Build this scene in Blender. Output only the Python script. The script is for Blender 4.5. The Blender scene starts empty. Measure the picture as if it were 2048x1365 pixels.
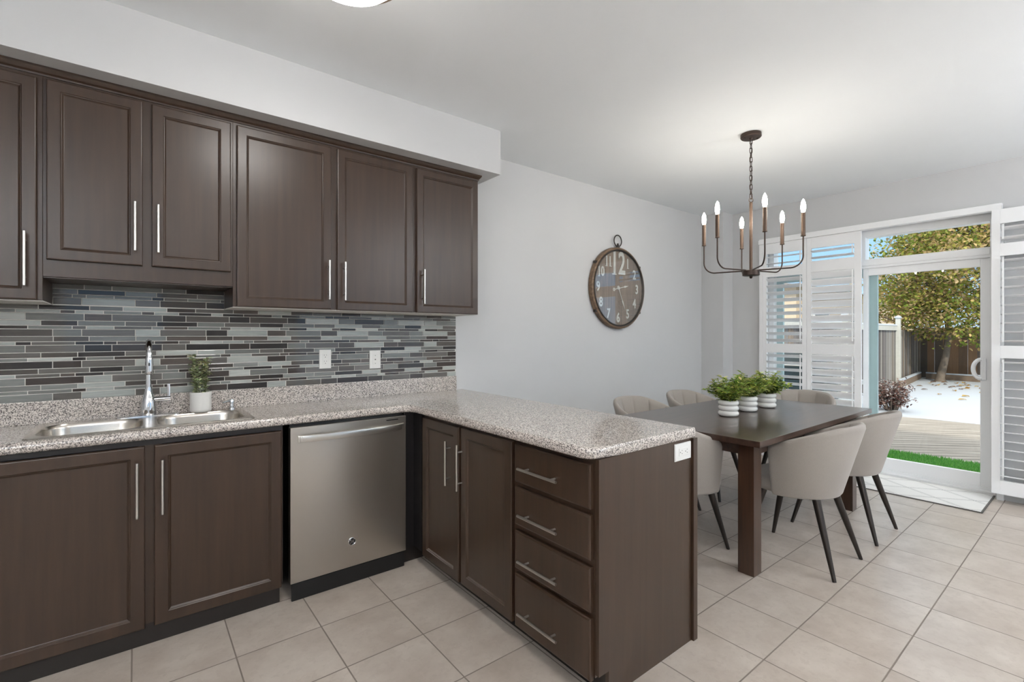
import bpy, bmesh, math, random
from mathutils import Vector, Matrix
C = bpy.context.scene.collection
SC = bpy.context.scene
PI = math.pi
rnd = random.Random(7)

# ---------------------------------------------------------------- camera, sky, sun, exposure
cam_d = bpy.data.cameras.new('camera'); cam = bpy.data.objects.new('camera', cam_d); C.objects.link(cam)
CAM = Vector((-1.8518, -3.027, 1.3146)); YAW = math.radians(51.7509)
cam.location = CAM
cam.rotation_euler = (PI/2, 0, YAW - PI/2)
cam_d.sensor_width = 36.0; cam_d.lens = 954.33/2048*36.0
cam_d.shift_y = -(682.5-671.01)/2048
cam_d.clip_start = 0.02; cam_d.clip_end = 300
SC.camera = cam
vs = SC.view_settings
vs.view_transform = 'Standard'; vs.look = 'None'; vs.gamma = 1.0; vs.use_curve_mapping = False
vs.exposure = 1.38
SC.display_settings.display_device = 'sRGB'

world = bpy.data.worlds.new('sky'); SC.world = world; world.use_nodes = True
wn = world.node_tree; wn.nodes.clear()
w_out = wn.nodes.new('ShaderNodeOutputWorld'); w_bg = wn.nodes.new('ShaderNodeBackground')
w_tc = wn.nodes.new('ShaderNodeTexCoord'); w_sep = wn.nodes.new('ShaderNodeSeparateXYZ'); w_r = wn.nodes.new('ShaderNodeValToRGB')
wn.links.new(w_tc.outputs['Generated'], w_sep.inputs[0]); wn.links.new(w_sep.outputs['Z'], w_r.inputs[0])
w_r.color_ramp.elements[0].position = 0.0; w_r.color_ramp.elements[0].color = (.62, .80, 1.0, 1)
w_r.color_ramp.elements[1].position = 0.55; w_r.color_ramp.elements[1].color = (1.75, 1.78, 1.82, 1)     # unseen zenith whitened and raised to add light
e = w_r.color_ramp.elements.new(0.14); e.color = (.40, .68, 1.0, 1)
e = w_r.color_ramp.elements.new(0.30); e.color = (.42, .68, 1.0, 1)
wn.links.new(w_r.outputs[0], w_bg.inputs[0]); wn.links.new(w_bg.outputs[0], w_out.inputs[0])
w_bg.inputs[1].default_value = 0.47
sun_d = bpy.data.lights.new('sun', 'SUN'); sun_d.energy = 1.5; sun_d.angle = math.radians(3); sun_d.color = (1, .93, .82)
sun = bpy.data.objects.new('sun', sun_d); C.objects.link(sun)
sun.rotation_euler = Vector((.62, .48, -.58)).to_track_quat('-Z', 'Y').to_euler()
sun.location = (-10, 0, 20)
LAMP_KITCHEN = 13.0; LAMP_UP = 3.5; TORCH_FILL = 245.0      # ceiling lamp bowls, their added uplight, added unseen floor lamps
BULB = 52.0              # chandelier bulbs

# ---------------------------------------------------------------- materials
def lin(c):
    return tuple(((v/255)/12.92 if v/255 <= .04045 else ((v/255+.055)/1.055)**2.4) for v in c)
class NT:
    def __init__(s, name):
        s.m = bpy.data.materials.new(name); s.m.use_nodes = True
        s.t = s.m.node_tree; s.b = s.t.nodes['Principled BSDF']
    def n(s, typ, **kw):
        x = s.t.nodes.new(typ)
        for k, v in kw.items(): setattr(x, k, v)
        return x
    def l(s, a, b): s.t.links.new(a, b)
    def math(s, op, a, b=None):
        x = s.n('ShaderNodeMath', operation=op)
        for i, v in enumerate((a, b)):
            if v is None: continue
            if isinstance(v, (int, float)): x.inputs[i].default_value = v
            else: s.l(v, x.inputs[i])
        return x.outputs[0]
    def mix(s, f, a, b):
        x = s.n('ShaderNodeMix', data_type='RGBA')
        for i, v in ((0, f), (6, a), (7, b)):
            if isinstance(v, (int, float)): x.inputs[i].default_value = v
            elif isinstance(v, tuple): x.inputs[i].default_value = (*v[:3], 1)
            else: s.l(v, x.inputs[i])
        return x.outputs[2]
    def coord(s, scale=(1, 1, 1), rot=(0, 0, 0)):
        tc = s.n('ShaderNodeTexCoord'); mp = s.n('ShaderNodeMapping')
        mp.inputs['Scale'].default_value = scale; mp.inputs['Rotation'].default_value = rot
        s.l(tc.outputs['Object'], mp.inputs['Vector']); return mp.outputs[0]
    def noise(s, vec, scale, detail=3, rough=.5):
        x = s.n('ShaderNodeTexNoise'); x.inputs['Scale'].default_value = scale
        x.inputs['Detail'].default_value = detail; x.inputs['Roughness'].default_value = rough
        s.l(vec, x.inputs['Vector']); return x.outputs['Fac']
    def ramp(s, fac, stops, const=False):
        x = s.n('ShaderNodeValToRGB'); r = x.color_ramp
        if const: r.interpolation = 'CONSTANT'
        r.elements[0].position, r.elements[0].color = stops[0][0], (*stops[0][1], 1)
        r.elements[1].position, r.elements[1].color = stops[-1][0], (*stops[-1][1], 1)
        for p, c in stops[1:-1]:
            el = r.elements.new(p); el.color = (*c, 1)
        s.l(fac, x.inputs[0]); return x.outputs[0]
    def bump(s, h, strength=.2, dist=.002):
        x = s.n('ShaderNodeBump'); x.inputs['Strength'].default_value = strength; x.inputs['Distance'].default_value = dist
        s.l(h, x.inputs['Height']); s.l(x.outputs[0], s.b.inputs['Normal'])
    def set(s, col=None, rough=None, metal=None, spec=None, coat=None, coatr=None):
        b = s.b
        if col is not None:
            if isinstance(col, tuple): b.inputs['Base Color'].default_value = (*col, 1)
            else: s.l(col, b.inputs['Base Color'])
        if rough is not None:
            if isinstance(rough, (int, float)): b.inputs['Roughness'].default_value = rough
            else: s.l(rough, b.inputs['Roughness'])
        if metal is not None: b.inputs['Metallic'].default_value = metal
        if spec is not None: b.inputs['Specular IOR Level'].default_value = spec
        if coat is not None: b.inputs['Coat Weight'].default_value = coat
        if coatr is not None: b.inputs['Coat Roughness'].default_value = coatr
        return s.m

def mat_plain(name, col, rough=.5, metal=0, spec=.5, var=.04, nscale=6, bump=0, bscale=200):
    s = NT(name); v = s.coord(); f = s.noise(v, nscale)
    c = lin(col); a = tuple(x*(1-var) for x in c); b = tuple(min(1, x*(1+var)) for x in c)
    s.set(s.mix(f, a, b), rough, metal, spec)
    if bump: s.bump(s.noise(v, bscale, 2), bump, .001)
    return s.m
def mat_wood(name, c0, c1, axis, rough=.35, spec=.5, scale=14, coat=0):
    s = NT(name); sc = [scale*3]*3; sc[axis] = scale*.16
    v = s.coord(tuple(sc)); f = s.noise(v, 1.0, 6, .6); g = s.noise(s.coord((1.7, 1.7, 1.7)), 2.0, 2)
    col = s.ramp(f, [(.25, lin(c0)), (.75, lin(c1))])
    col = s.mix(s.math('MULTIPLY', g, .35), col, lin(c0))
    s.set(col, rough, 0, spec, coat, .28 if axis == 2 else .10)
    s.bump(f, .06, .001); return s.m
def mat_emit(name, col, strength):
    s = NT(name); s.b.inputs['Emission Color'].default_value = (*col, 1); s.b.inputs['Emission Strength'].default_value = strength
    return s.set(col, .4)
def mat_glass(name, tint=(1, 1, 1), ior=1.45, rough=0.0):
    s = NT(name); s.t.nodes.remove(s.b); out = [n for n in s.t.nodes if n.type == 'OUTPUT_MATERIAL'][0]
    tr = s.n('ShaderNodeBsdfTransparent'); tr.inputs[0].default_value = (*tint, 1)
    gl = s.n('ShaderNodeBsdfGlossy'); gl.inputs['Roughness'].default_value = rough
    fr = s.n('ShaderNodeFresnel'); fr.inputs[0].default_value = ior
    mx = s.n('ShaderNodeMixShader'); ge = s.n('ShaderNodeNewGeometry'); s.l(s.math('MULTIPLY', fr.outputs[0], s.math('SUBTRACT', 1.0, ge.outputs['Backfacing'])), mx.inputs[0]); s.l(tr.outputs[0], mx.inputs[1]); s.l(gl.outputs[0], mx.inputs[2])
    s.l(mx.outputs[0], out.inputs[0]); return s.m
def mat_granite():
    s = NT('speckled_laminate'); v = s.coord()
    vo = s.n('ShaderNodeTexVoronoi'); vo.inputs['Scale'].default_value = 320; s.l(v, vo.inputs['Vector'])
    sp = s.n('ShaderNodeSeparateColor'); s.l(vo.outputs['Color'], sp.inputs[0])
    c1 = s.ramp(sp.outputs[0], [(0, lin((50, 47, 50))), (.17, lin((118, 110, 106))), (.34, lin((196, 186, 178))), (.55, lin((224, 216, 208))), (.86, lin((168, 159, 153)))], True)
    f = s.noise(v, 420, 2)
    col = s.mix(s.math('MULTIPLY', f, .3), c1, lin((200, 191, 182)))
    return s.set(col, .13, 0, .55, .25, .06)
def mat_floor():
    s = NT('ceramic_floor_tile'); tc = s.n('ShaderNodeTexCoord'); sep = s.n('ShaderNodeSeparateXYZ'); s.l(tc.outputs['Object'], sep.inputs[0])
    tx, ty, gx, gy = .3349, .3340, .1448, -2.1408
    ux = s.math('DIVIDE', s.math('SUBTRACT', sep.outputs[0], gx), tx); uy = s.math('DIVIDE', s.math('SUBTRACT', sep.outputs[1], gy), ty)
    def edge(u):
        fr = s.math('FRACT', u); return s.math('SUBTRACT', .5, s.math('ABSOLUTE', s.math('SUBTRACT', fr, .5)))
    d = s.math('MINIMUM', edge(ux), edge(uy))
    g = s.n('ShaderNodeMapRange'); g.inputs[1].default_value = .0060; g.inputs[2].default_value = .0095; s.l(d, g.inputs[0]); mask = g.outputs[0]
    cmb = s.n('ShaderNodeCombineXYZ'); s.l(s.math('FLOOR', ux), cmb.inputs[0]); s.l(s.math('FLOOR', uy), cmb.inputs[1])
    wnz = s.n('ShaderNodeTexWhiteNoise'); s.l(cmb.outputs[0], wnz.inputs[0])
    off = s.n('ShaderNodeVectorMath', operation='ADD'); s.l(tc.outputs['Object'], off.inputs[0])
    sc3 = s.n('ShaderNodeVectorMath', operation='SCALE'); s.l(wnz.outputs[1], sc3.inputs[0]); sc3.inputs[3].default_value = 8; s.l(sc3.outputs[0], off.inputs[1])
    n1 = s.noise(off.outputs[0], 5, 6, .62); n2 = s.noise(off.outputs[0], 34, 4, .6)
    base = s.ramp(n1, [(.3, lin((170, 157, 145))), (.7, lin((197, 186, 175)))])
    base = s.mix(s.math('MULTIPLY', s.math('GREATER_THAN', n2, .57), .22), base, lin((162, 148, 136)))
    base = s.mix(s.math('MULTIPLY', wnz.outputs[0], .12), base, lin((205, 198, 190)))
    col = s.mix(mask, lin((128, 118, 108)), base)
    rg = s.n('ShaderNodeMapRange'); s.l(mask, rg.inputs[0]); rg.inputs[3].default_value = .7; rg.inputs[4].default_value = .30
    s.set(col, rg.outputs[0], 0, .5); s.bump(mask, .5, .002); return s.m
def mat_attr(name, rough, spec=.5, coat=0, streak=0):
    s = NT(name); a = s.n('ShaderNodeVertexColor', layer_name='tint'); col = a.outputs[0]
    if streak:
        f = s.noise(s.coord((9, 9, 260)), 1.0, 4, .6)
        hs = s.n('ShaderNodeHueSaturation'); s.l(col, hs.inputs['Color']); s.l(s.math('ADD', .55, f), hs.inputs['Value']); col = hs.outputs[0]
    return s.set(col, rough, 0, spec, coat, .03)
def mat_leaf(name):
    s = NT(name); a = s.n('ShaderNodeVertexColor', layer_name='tint')
    s.set(a.outputs[0], .5, 0, .3)
    s.b.inputs['Subsurface Weight'].default_value = 0.0
    tr = s.n('ShaderNodeBsdfTranslucent'); s.l(a.outputs[0], tr.inputs[0]); mx = s.n('ShaderNodeMixShader'); mx.inputs[0].default_value = .45
    out = [n for n in s.t.nodes if n.type == 'OUTPUT_MATERIAL'][0]
    s.l(s.b.outputs[0], mx.inputs[1]); s.l(tr.outputs[0], mx.inputs[2]); s.l(mx.outputs[0], out.inputs[0]); return s.m
def mat_fabric(name, col):
    s = NT(name); v = s.coord(); f = s.noise(v, 420, 2, .6); g = s.noise(v, 9, 2)
    c = lin(col); m = s.mix(f, tuple(x*.78 for x in c), tuple(min(1, x*1.18) for x in c))
    m = s.mix(s.math('MULTIPLY', g, .12), m, tuple(x*.8 for x in c))
    s.set(m, .9, 0, .2); s.b.inputs['Sheen Weight'].default_value = .25; s.bump(f, .35, .0012); return s.m
def mat_rug():
    s = NT('woven_rug'); tc = s.n('ShaderNodeTexCoord'); sep = s.n('ShaderNodeSeparateXYZ'); s.l(tc.outputs['Object'], sep.inputs[0])
    u = s.math('ADD', s.math('DIVIDE', sep.outputs[0], .30), s.math('DIVIDE', sep.outputs[1], .42))
    w = s.math('SUBTRACT', s.math('DIVIDE', sep.outputs[0], .30), s.math('DIVIDE', sep.outputs[1], .42))
    def line(q): return s.math('LESS_THAN', s.math('ABSOLUTE', s.math('SUBTRACT', s.math('ABSOLUTE', s.math('SUBTRACT', s.math('FRACT', q), .5)), .035)), .014)
    d = s.math('MAXIMUM', line(u), line(w)); nz = s.noise(tc.outputs['Object'], 130, 2)
    d = s.math('MULTIPLY', d, s.math('MULTIPLY', nz, 1.0))
    s.set(s.mix(d, lin((226, 224, 220)), lin((120, 118, 116))), .95, 0, .1); s.bump(s.noise(tc.outputs['Object'], 500, 2), .4, .002); return s.m
def mat_deck():
    s = NT('weathered_deck_boards'); v = s.coord((1, 1, 1), (0, 0, PI/4)); sep = s.n('ShaderNodeSeparateXYZ'); s.l(v, sep.inputs[0])
    q = s.math('DIVIDE', sep.outputs[1], .142); fr = s.math('FRACT', q); fl = s.math('FLOOR', q)
    e_ = s.math('SUBTRACT', .5, s.math('ABSOLUTE', s.math('SUBTRACT', fr, .5)))
    mask = s.math('GREATER_THAN', e_, .05)
    wnz = s.n('ShaderNodeTexWhiteNoise', noise_dimensions='1D'); s.l(fl, wnz.inputs[1])
    st = s.n('ShaderNodeVectorMath', operation='MULTIPLY'); s.l(v, st.inputs[0]); st.inputs[1].default_value = (.9, 14, 1)
    f = s.noise(st.outputs[0], 1.4, 6, .65)
    col = s.ramp(f, [(.28, lin((102, 96, 90))), (.48, lin((150, 142, 132))), (.72, lin((184, 177, 167)))])
    col = s.mix(s.math('MULTIPLY', wnz.outputs[0], .4), col, lin((158, 150, 140)))
    s.set(s.mix(mask, lin((58, 54, 46)), col), .75, 0, .3); return s.m
def mat_fence(name, cols):
    s = NT(name); a = s.n('ShaderNodeVertexColor', layer_name='tint'); f = s.noise(s.coord((14, 14, .8)), 1.5, 6, .65)
    col = s.mix(s.math('MULTIPLY', f, .55), a.outputs[0], lin((70, 62, 56))); s.set(col, .85, 0, .2); return s.m
def mat_clockface():
    s = NT('plank_dial'); tc = s.n('ShaderNodeTexCoord'); sep = s.n('ShaderNodeSeparateXYZ'); s.l(tc.outputs['Object'], sep.inputs[0])
    q = s.math('DIVIDE', s.math('ADD', sep.outputs[0], .04), .094); fr = s.math('FRACT', q)
    mask = s.math('GREATER_THAN', fr, .03); wnz = s.n('ShaderNodeTexWhiteNoise', noise_dimensions='1D'); s.l(s.math('FLOOR', q), wnz.inputs[1])
    f = s.noise(s.coord((40, 40, 2.2)), 1.5, 5, .6)
    col = s.ramp(f, [(.3, lin((112, 90, 72))), (.7, lin((162, 134, 110)))])
    col = s.mix(s.math('MULTIPLY', wnz.outputs[0], .4), col, lin((84, 70, 60)))
    s.set(s.mix(mask, lin((60, 48, 40)), col), .6); return s.m

M = {}
M['wall'] = mat_plain('grey_wall_paint', (204, 204, 204), .55, var=.01, spec=.35)
M['ceiling'] = mat_plain('white_ceiling_paint', (239, 242, 244), .8, var=.01, spec=.2)
M['white'] = mat_plain('white_satin_paint', (247, 247, 247), .35, var=.01)
M['white_matt'] = mat_plain('white_melamine', (222, 220, 214), .5, var=.02)
M['floor'] = mat_floor()
M['cab_v'] = mat_wood('espresso_cabinet_wood', (50, 35, 24), (69, 50, 36), 2, .34, .5, 10, .14)
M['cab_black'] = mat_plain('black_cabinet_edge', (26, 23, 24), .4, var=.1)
M['toe'] = mat_plain('dark_toe_kick', (34, 28, 25), .5, var=.1)
M['granite'] = mat_granite()
M['glass_tile'] = mat_attr('glass_strip_tile', .05, .5, 0, .30)
M['grout'] = mat_plain('pale_grout', (222, 219, 211), .8, var=.04, nscale=80)
M['steel'] = mat_plain('brushed_steel', (192, 187, 180), .28, 1.0, var=.05, nscale=3)
M['sinksteel'] = mat_plain('sink_steel', (196, 190, 182), .24, 1.0, var=.04, nscale=8)
M['nickel'] = mat_plain('brushed_nickel', (206, 203, 198), .28, 1.0, var=.03)
M['chrome'] = mat_plain('polished_chrome', (220, 221, 224), .06, 1.0, var=.02)
M['black'] = mat_plain('black_plastic', (20, 20, 21), .45, var=.1)
M['plate'] = mat_plain('white_plastic', (232, 231, 227), .35, var=.01)
M['slot'] = mat_plain('dark_socket_slot', (50, 48, 46), .6, var=.1)
M['table'] = mat_wood('dark_stained_table_wood', (48, 35, 29), (84, 62, 51), 0, .30, .5, 16, .45)
M['table_leg'] = mat_wood('dark_stained_leg_wood', (46, 33, 26), (84, 58, 42), 2, .28, .5, 16, .2)
M['fabric'] = mat_fabric('oatmeal_linen', (162, 154, 146))
M['leg'] = mat_plain('dark_bronze_leg', (58, 52, 48), .36, .6, var=.12, nscale=30)
M['bronze'] = mat_plain('oil_rubbed_bronze', (74, 62, 56), .38, .75, var=.15, nscale=40)
M['tube'] = mat_plain('bronze_candle_sleeve', (92, 74, 62), .4, .6, var=.1, nscale=30)
M['bulb'] = mat_emit('lit_candle_bulb', (1, .93, .82), BULB)
M['dome'] = mat_emit('lit_ceiling_dome', (1, .975, .94), LAMP_KITCHEN)
M['torch_fill'] = mat_emit('added_fill_glow', (.965, .98, 1.0), TORCH_FILL)
M['uplight'] = mat_emit('added_uplight_glow', (1, .975, .94), LAMP_UP)
M['rimmetal'] = mat_plain('brushed_lamp_rim', (140, 122, 106), .35, .8, var=.05)
M['ceramic'] = mat_plain('white_glazed_ceramic', (228, 226, 222), .25, var=.02)
M['ceramic_matt'] = mat_plain('white_matt_ceramic', (226, 224, 219), .6, var=.02)
M['soil'] = mat_plain('potting_soil', (46, 38, 30), .9, var=.3, nscale=60)
M['leaf'] = mat_leaf('leaf_green')
M['stem'] = mat_plain('plant_stem', (92, 100, 58), .6, var=.2)
M['clockwood'] = mat_wood('distressed_clock_wood', (84, 66, 52), (160, 134, 108), 0, .5, .4, 12)
M['clockmetal'] = mat_plain('dark_aged_metal', (74, 70, 66), .42, .8, var=.2, nscale=40)
M['dial'] = mat_clockface()
M['numeral'] = mat_plain('white_numeral_paint', (232, 230, 224), .5, var=.02)
M['glass'] = mat_glass('clear_glass', (.97, .985, .98), 1.4)
M['clockglass'] = mat_glass('clock_glass', (.95, .96, .96), 2.5)
M['tintglass'] = mat_plain('vinyl_tinted_by_glass', (176, 198, 200), .4, var=.02)  # tint of the glass in front and shade put into the frame colour
M['rug'] = mat_rug()
M['rugedge'] = mat_plain('charcoal_rug_binding', (92, 88, 84), .9, var=.1, nscale=100)
M['deck'] = mat_deck()
M['snow'] = mat_plain('snow', (178, 184, 192), .8, var=.03, nscale=3, bump=.4, bscale=9)
M['turf'] = mat_leaf('artificial_turf')
M['turfbase'] = mat_plain('turf_backing', (84, 132, 64), .9, var=.25, nscale=60)
M['fence'] = mat_fence('weathered_fence_boards', 0)
M['post'] = mat_plain('weathered_fence_post', (186, 184, 176), .8, var=.12, nscale=14)
M['bark'] = mat_plain('tree_bark', (112, 100, 88), .85, var=.25, nscale=24, bump=.5, bscale=40)
M['timber'] = mat_plain('edging_timber', (124, 106, 90), .85, var=.2, nscale=12)
M['stucco'] = mat_plain('tan_house_wall', (206, 184, 156), .85, var=.06, nscale=14)
M['roof'] = mat_plain('grey_roof_shingle', (120, 112, 106), .9, var=.15, nscale=30)
M['grill'] = mat_plain('dark_green_black_enamel', (40, 54, 54), .35, var=.1)
M['brick'] = mat_plain('outside_wall_white', (220, 218, 214), .8, var=.03)

# ---------------------------------------------------------------- object helpers
def tag(o, label=None, cat=None, group=None, kind=None):
    if label: o['label'] = label
    if cat: o['category'] = cat
    if group: o['group'] = group
    if kind: o['kind'] = kind
    return o
def thing(name, label, cat, loc=(0, 0, 0), rz=0, group=None, kind=None):
    o = bpy.data.objects.new(name, None); C.objects.link(o)
    o.location = loc; o.rotation_euler = (0, 0, rz); o.empty_display_size = .05
    return tag(o, label, cat, group, kind)
def origin(o):
    v = Vector((0, 0, 0))
    while o is not None: v += Vector(o.location); o = o.parent
    return v
def obj(name, bm, mat, parent=None, local=False, smooth=None, base=None):
    """one mesh object; vertices come in world space unless local"""
    bmesh.ops.recalc_face_normals(bm, faces=bm.faces[:])
    off = base if base is not None else (origin(parent) if (parent is not None and not local) else Vector((0, 0, 0)))
    off = Vector(off)
    if off.length > 0: bmesh.ops.translate(bm, verts=bm.verts[:], vec=-off)
    me = bpy.data.meshes.new(name); bm.to_mesh(me); bm.free()
    for m in (mat if isinstance(mat, (list, tuple)) else [mat]): me.materials.append(m)
    o = bpy.data.objects.new(name, me); C.objects.link(o)
    if parent is not None: o.parent = parent
    elif base is not None: o.location = off
    if smooth is not None:
        me.shade_smooth()
        if smooth < 180:
            ang = math.radians(smooth); b2 = bmesh.new(); b2.from_mesh(me)
            for ed in b2.edges:
                if len(ed.link_faces) == 2 and ed.calc_face_angle(0) > ang: ed.smooth = False
            b2.to_mesh(me); b2.free()
    return o
def new(): return bmesh.new()
def box(bm, x0, x1, y0, y1, z0, z1, bev=0, seg=2, mi=0):
    r = bmesh.ops.create_cube(bm, size=1)
    vsx = r['verts']
    for v in vsx: v.co = Vector(((x0+x1)/2+v.co.x*abs(x1-x0), (y0+y1)/2+v.co.y*abs(y1-y0), (z0+z1)/2+v.co.z*abs(z1-z0)))
    fs = set(f for v in vsx for f in v.link_faces)
    if bev > 0:
        es = list(set(ed for v in vsx for ed in v.link_edges))
        rr = bmesh.ops.bevel(bm, geom=es, offset=bev, segments=seg, profile=.7, affect='EDGES')
        fs = set(rr['faces']) | set(f for f in fs if f.is_valid)
    for f in fs:
        if f.is_valid: f.material_index = mi
    return bm
def tube(bm, pts, r, seg=12, cap=True):
    """swept round tube; r is a number or one radius per point"""
    pts = [Vector(p) for p in pts]; n = len(pts); rs = r if isinstance(r, (list, tuple)) else [r]*n
    rings = []; up = None
    for i, p in enumerate(pts):
        t = (pts[min(i+1, n-1)]-pts[max(i-1, 0)]).normalized()
        if up is None:
            up = Vector((0, 0, 1)) if abs(t.z) < .9 else Vector((1, 0, 0))
        a = (up - t*up.dot(t)).normalized(); b = t.cross(a); up = a
        rings.append([bm.verts.new(p+(a*math.cos(2*PI*k/seg)+b*math.sin(2*PI*k/seg))*rs[i]) for k in range(seg)])
    for i in range(n-1):
        for k in range(seg):
            bm.faces.new((rings[i][k], rings[i][(k+1) % seg], rings[i+1][(k+1) % seg], rings[i+1][k]))
    if cap:
        bm.faces.new(rings[0][::-1]); bm.faces.new(rings[-1])
    return bm
def lathe(bm, prof, c, seg=32, axis='z', cap=True):
    c = Vector(c); rings = []
    def P(r, h, a):
        u, w = r*math.cos(a), r*math.sin(a)
        return c+(Vector((u, w, h)) if axis == 'z' else Vector((u, h, w)) if axis == 'y' else Vector((h, u, w)))
    for r, h in prof: rings.append([bm.verts.new(P(max(r, 1e-5), h, 2*PI*k/seg)) for k in range(seg)])
    for i in range(len(rings)-1):
        for k in range(seg): bm.faces.new((rings[i][k], rings[i][(k+1) % seg], rings[i+1][(k+1) % seg], rings[i+1][k]))
    if cap:
        bm.faces.new(rings[0][::-1]); bm.faces.new(rings[-1])
    return bm
def rings_loft(bm, rings, close=True, cap0=True, cap1=True):
    vs_ = [[bm.verts.new(p) for p in r] for r in rings]; n = len(vs_[0])
    for i in range(len(vs_)-1):
        for k in range(n if close else n-1):
            bm.faces.new((vs_[i][k], vs_[i][(k+1) % n], vs_[i+1][(k+1) % n], vs_[i+1][k]))
    if cap0: bm.faces.new(vs_[0][::-1])
    if cap1: bm.faces.new(vs_[-1])
    return vs_
def arc(cx, cy, r, a0, a1, n): return [(cx+r*math.cos(math.radians(a0+(a1-a0)*i/n)), cy+r*math.sin(math.radians(a0+(a1-a0)*i/n))) for i in range(n+1)]
def rrect(x0, x1, y0, y1, r, n=6):
    return arc(x1-r, y1-r, r, 0, 90, n)+arc(x0+r, y1-r, r, 90, 180, n)+arc(x0+r, y0+r, r, 180, 270, n)+arc(x1-r, y0+r, r, 270, 360, n)
def tint(bm, faces, col):
    lay = bm.loops.layers.float_color.get('tint') or bm.loops.layers.float_color.new('tint')
    for f in faces:
        for lp in f.loops: lp[lay] = (*col, 1)
def structure(name, bm, mat, parent=None, **kw):
    o = obj(name, bm, mat, parent, **kw)
    if parent is None: o['kind'] = 'structure'
    return o

# ---------------------------------------------------------------- room shell
CZ = 2.7123; XW = 3.58; YF = -5.6; XL = -4.4
b = new(); box(b, XL-.15, XW+.24, YF-.15, .15, -.15, 0); structure('floor', b, M['floor'])
b = new(); box(b, XL-.15, XW+.24, YF-.15, .15, CZ, CZ+.25); structure('ceiling', b, M['ceiling'])
b = new(); box(b, XL-.15, XW+.24, 0, .15, 0, CZ); structure('wall_back', b, M['wall'])
b = new(); box(b, XL-.15, XL, YF, 0, 0, CZ); structure('wall_left', b, M['wall'])
OY0, OY1, OZ = -2.42, -.62, 2.345       # patio opening
b = new(); box(b, XW, XW+.24, OY1, 0, 0, CZ); box(b, XW, XW+.24, YF, OY0, 0, CZ); box(b, XW, XW+.24, OY0, OY1, OZ, CZ)
structure('wall_right', b, M['wall'])
# front wall lies behind the camera: small window read off tile reflections, wide opening added for daylight
b = new(); box(b, XL, -2.6, YF-.15, YF, 0, CZ); box(b, -1.55, .3, YF-.15, YF, 0, CZ); box(b, 2.7, XW, YF-.15, YF, 0, CZ)
box(b, -2.6, -1.55, YF-.15, YF, 0, 1.1); box(b, -2.6, -1.55, YF-.15, YF, 2.05, CZ); box(b, .3, 2.7, YF-.15, YF, 2.3, CZ); box(b, .3, 2.7, YF-.15, YF, 0, .08)
structure('wall_front', b, M['wall'])
b = new(); box(b, 3.367, XW, -.266, 0, 0, CZ); structure('wall_corner', b, M['wall'])
b = new(); box(b, XL, .1078, -.4145, 0, 2.4145, CZ); structure('wall_soffit', b, M['wall'])
b = new(); box(b, .07, 3.367, -.014, 0, 0, .10, .003); structure('baseboard_back', b, M['white'])
b = new(); box(b, XW-.014, XW, YF, -2.60, 0, .10, .003); structure('baseboard_right', b, M['white'])
b = new(); box(b, 3.353, XW, -.28, -.266, 0, .10, .003); structure('baseboard_corner', b, M['white'])

# ---------------------------------------------------------------- cabinetry
def mapY(plane): return lambda a, d, z: (a, plane-d, z)       # fronts facing -y
def mapX(plane): return lambda a, d, z: (plane-d, a, z)       # fronts facing -x
def front_bm(P, a0, a1, z0, z1, t=.02, stile=.042, flat=False):
    """framed door or slab drawer front; rings of (inset, depth)"""
    if flat: prof = [(0, 0), (0, t-.006), (.0025, t-.002), (.008, t)]
    else: prof = [(0, 0), (0, t-.005), (.002, t-.001), (.005, t), (stile, t), (stile+.003, t-.003), (stile+.005, t-.0035), (stile+.010, t-.0085), (stile+.012, t-.0095)]
    b = new(); rs = []
    for i, d in prof:
        rs.append([P(a0+i, d, z0+i), P(a1-i, d, z0+i), P(a1-i, d, z1-i), P(a0+i, d, z1-i)])
    rings_loft(b, rs); return b
def pull(P, a, z, L, door, vertical=True, t=.02):
    b = new(); s = .030
    if vertical:
        tube(b, [P(a, t+s, z), P(a, t+s, z+L)], .0058, 12)
        for q in (z+L*.16, z+L*.84): tube(b, [P(a, t-.001, q), P(a, t+s, q)], .0045, 8)
    else:
        tube(b, [P(a, t+s, z), P(a+L, t+s, z)], .0058, 12)
        for q in (a+L*.16, a+L*.84): tube(b, [P(q, t-.001, z), P(q, t+s, z)], .0045, 8)
    o = obj('handle', b, M['nickel'], door, smooth=40); return o
def door(th, P, a0, a1, z0, z1, hx=None, hz=None, hl=.216, **kw):
    d = obj('door', front_bm(P, a0, a1, z0, z1, **kw), M['cab_v'], th)
    if hx is not None: pull(P, hx, hz, hl, d)
    return d

UP = mapY(-.298)
def upper(label, x0, x1, z0, group='upper wall cabinets', pale=True):
    th = thing('wall_cabinet', label, 'cabinet', ((x0+x1)/2, -.15, z0), group=group)
    b = new(); box(b, x0, x1, -.298, -.0095, z0+.004, 2.4145, .001, 1); obj('carcass', b, M['cab_v'], th)
    b = new(); box(b, x0+.001, x1-.001, -.290, -.0095, z0-.0005, z0+.004); u = obj('underside', b, M['white_matt' if pale else 'cab_v'], th)
    if pale: u['label'] = 'pale underside panel'
    return th
cA = upper('dark wood wall cabinet at the left edge, door pull on its right', -2.70, -2.152, 1.454)
door(cA, UP, -2.62, -2.168, 1.459, 2.362, -2.200, 1.513)
cB = upper('shorter dark wood two-door wall cabinet over the sink', -2.152, -1.4725, 1.553, pale=False)
door(cB, UP, -2.140, -1.828, 1.627, 2.366, -1.855, 1.689); door(cB, UP, -1.795, -1.483, 1.628, 2.364, -1.772, 1.689)
cC = upper('wide dark wood two-door wall cabinet over the dishwasher', -1.4725, -.4855, 1.454)
door(cC, UP, -1.457, -.996, 1.459, 2.362, -1.007-.008, 1.512); door(cC, UP, -.963, -.499, 1.457, 2.364, -.928, 1.511)
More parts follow.
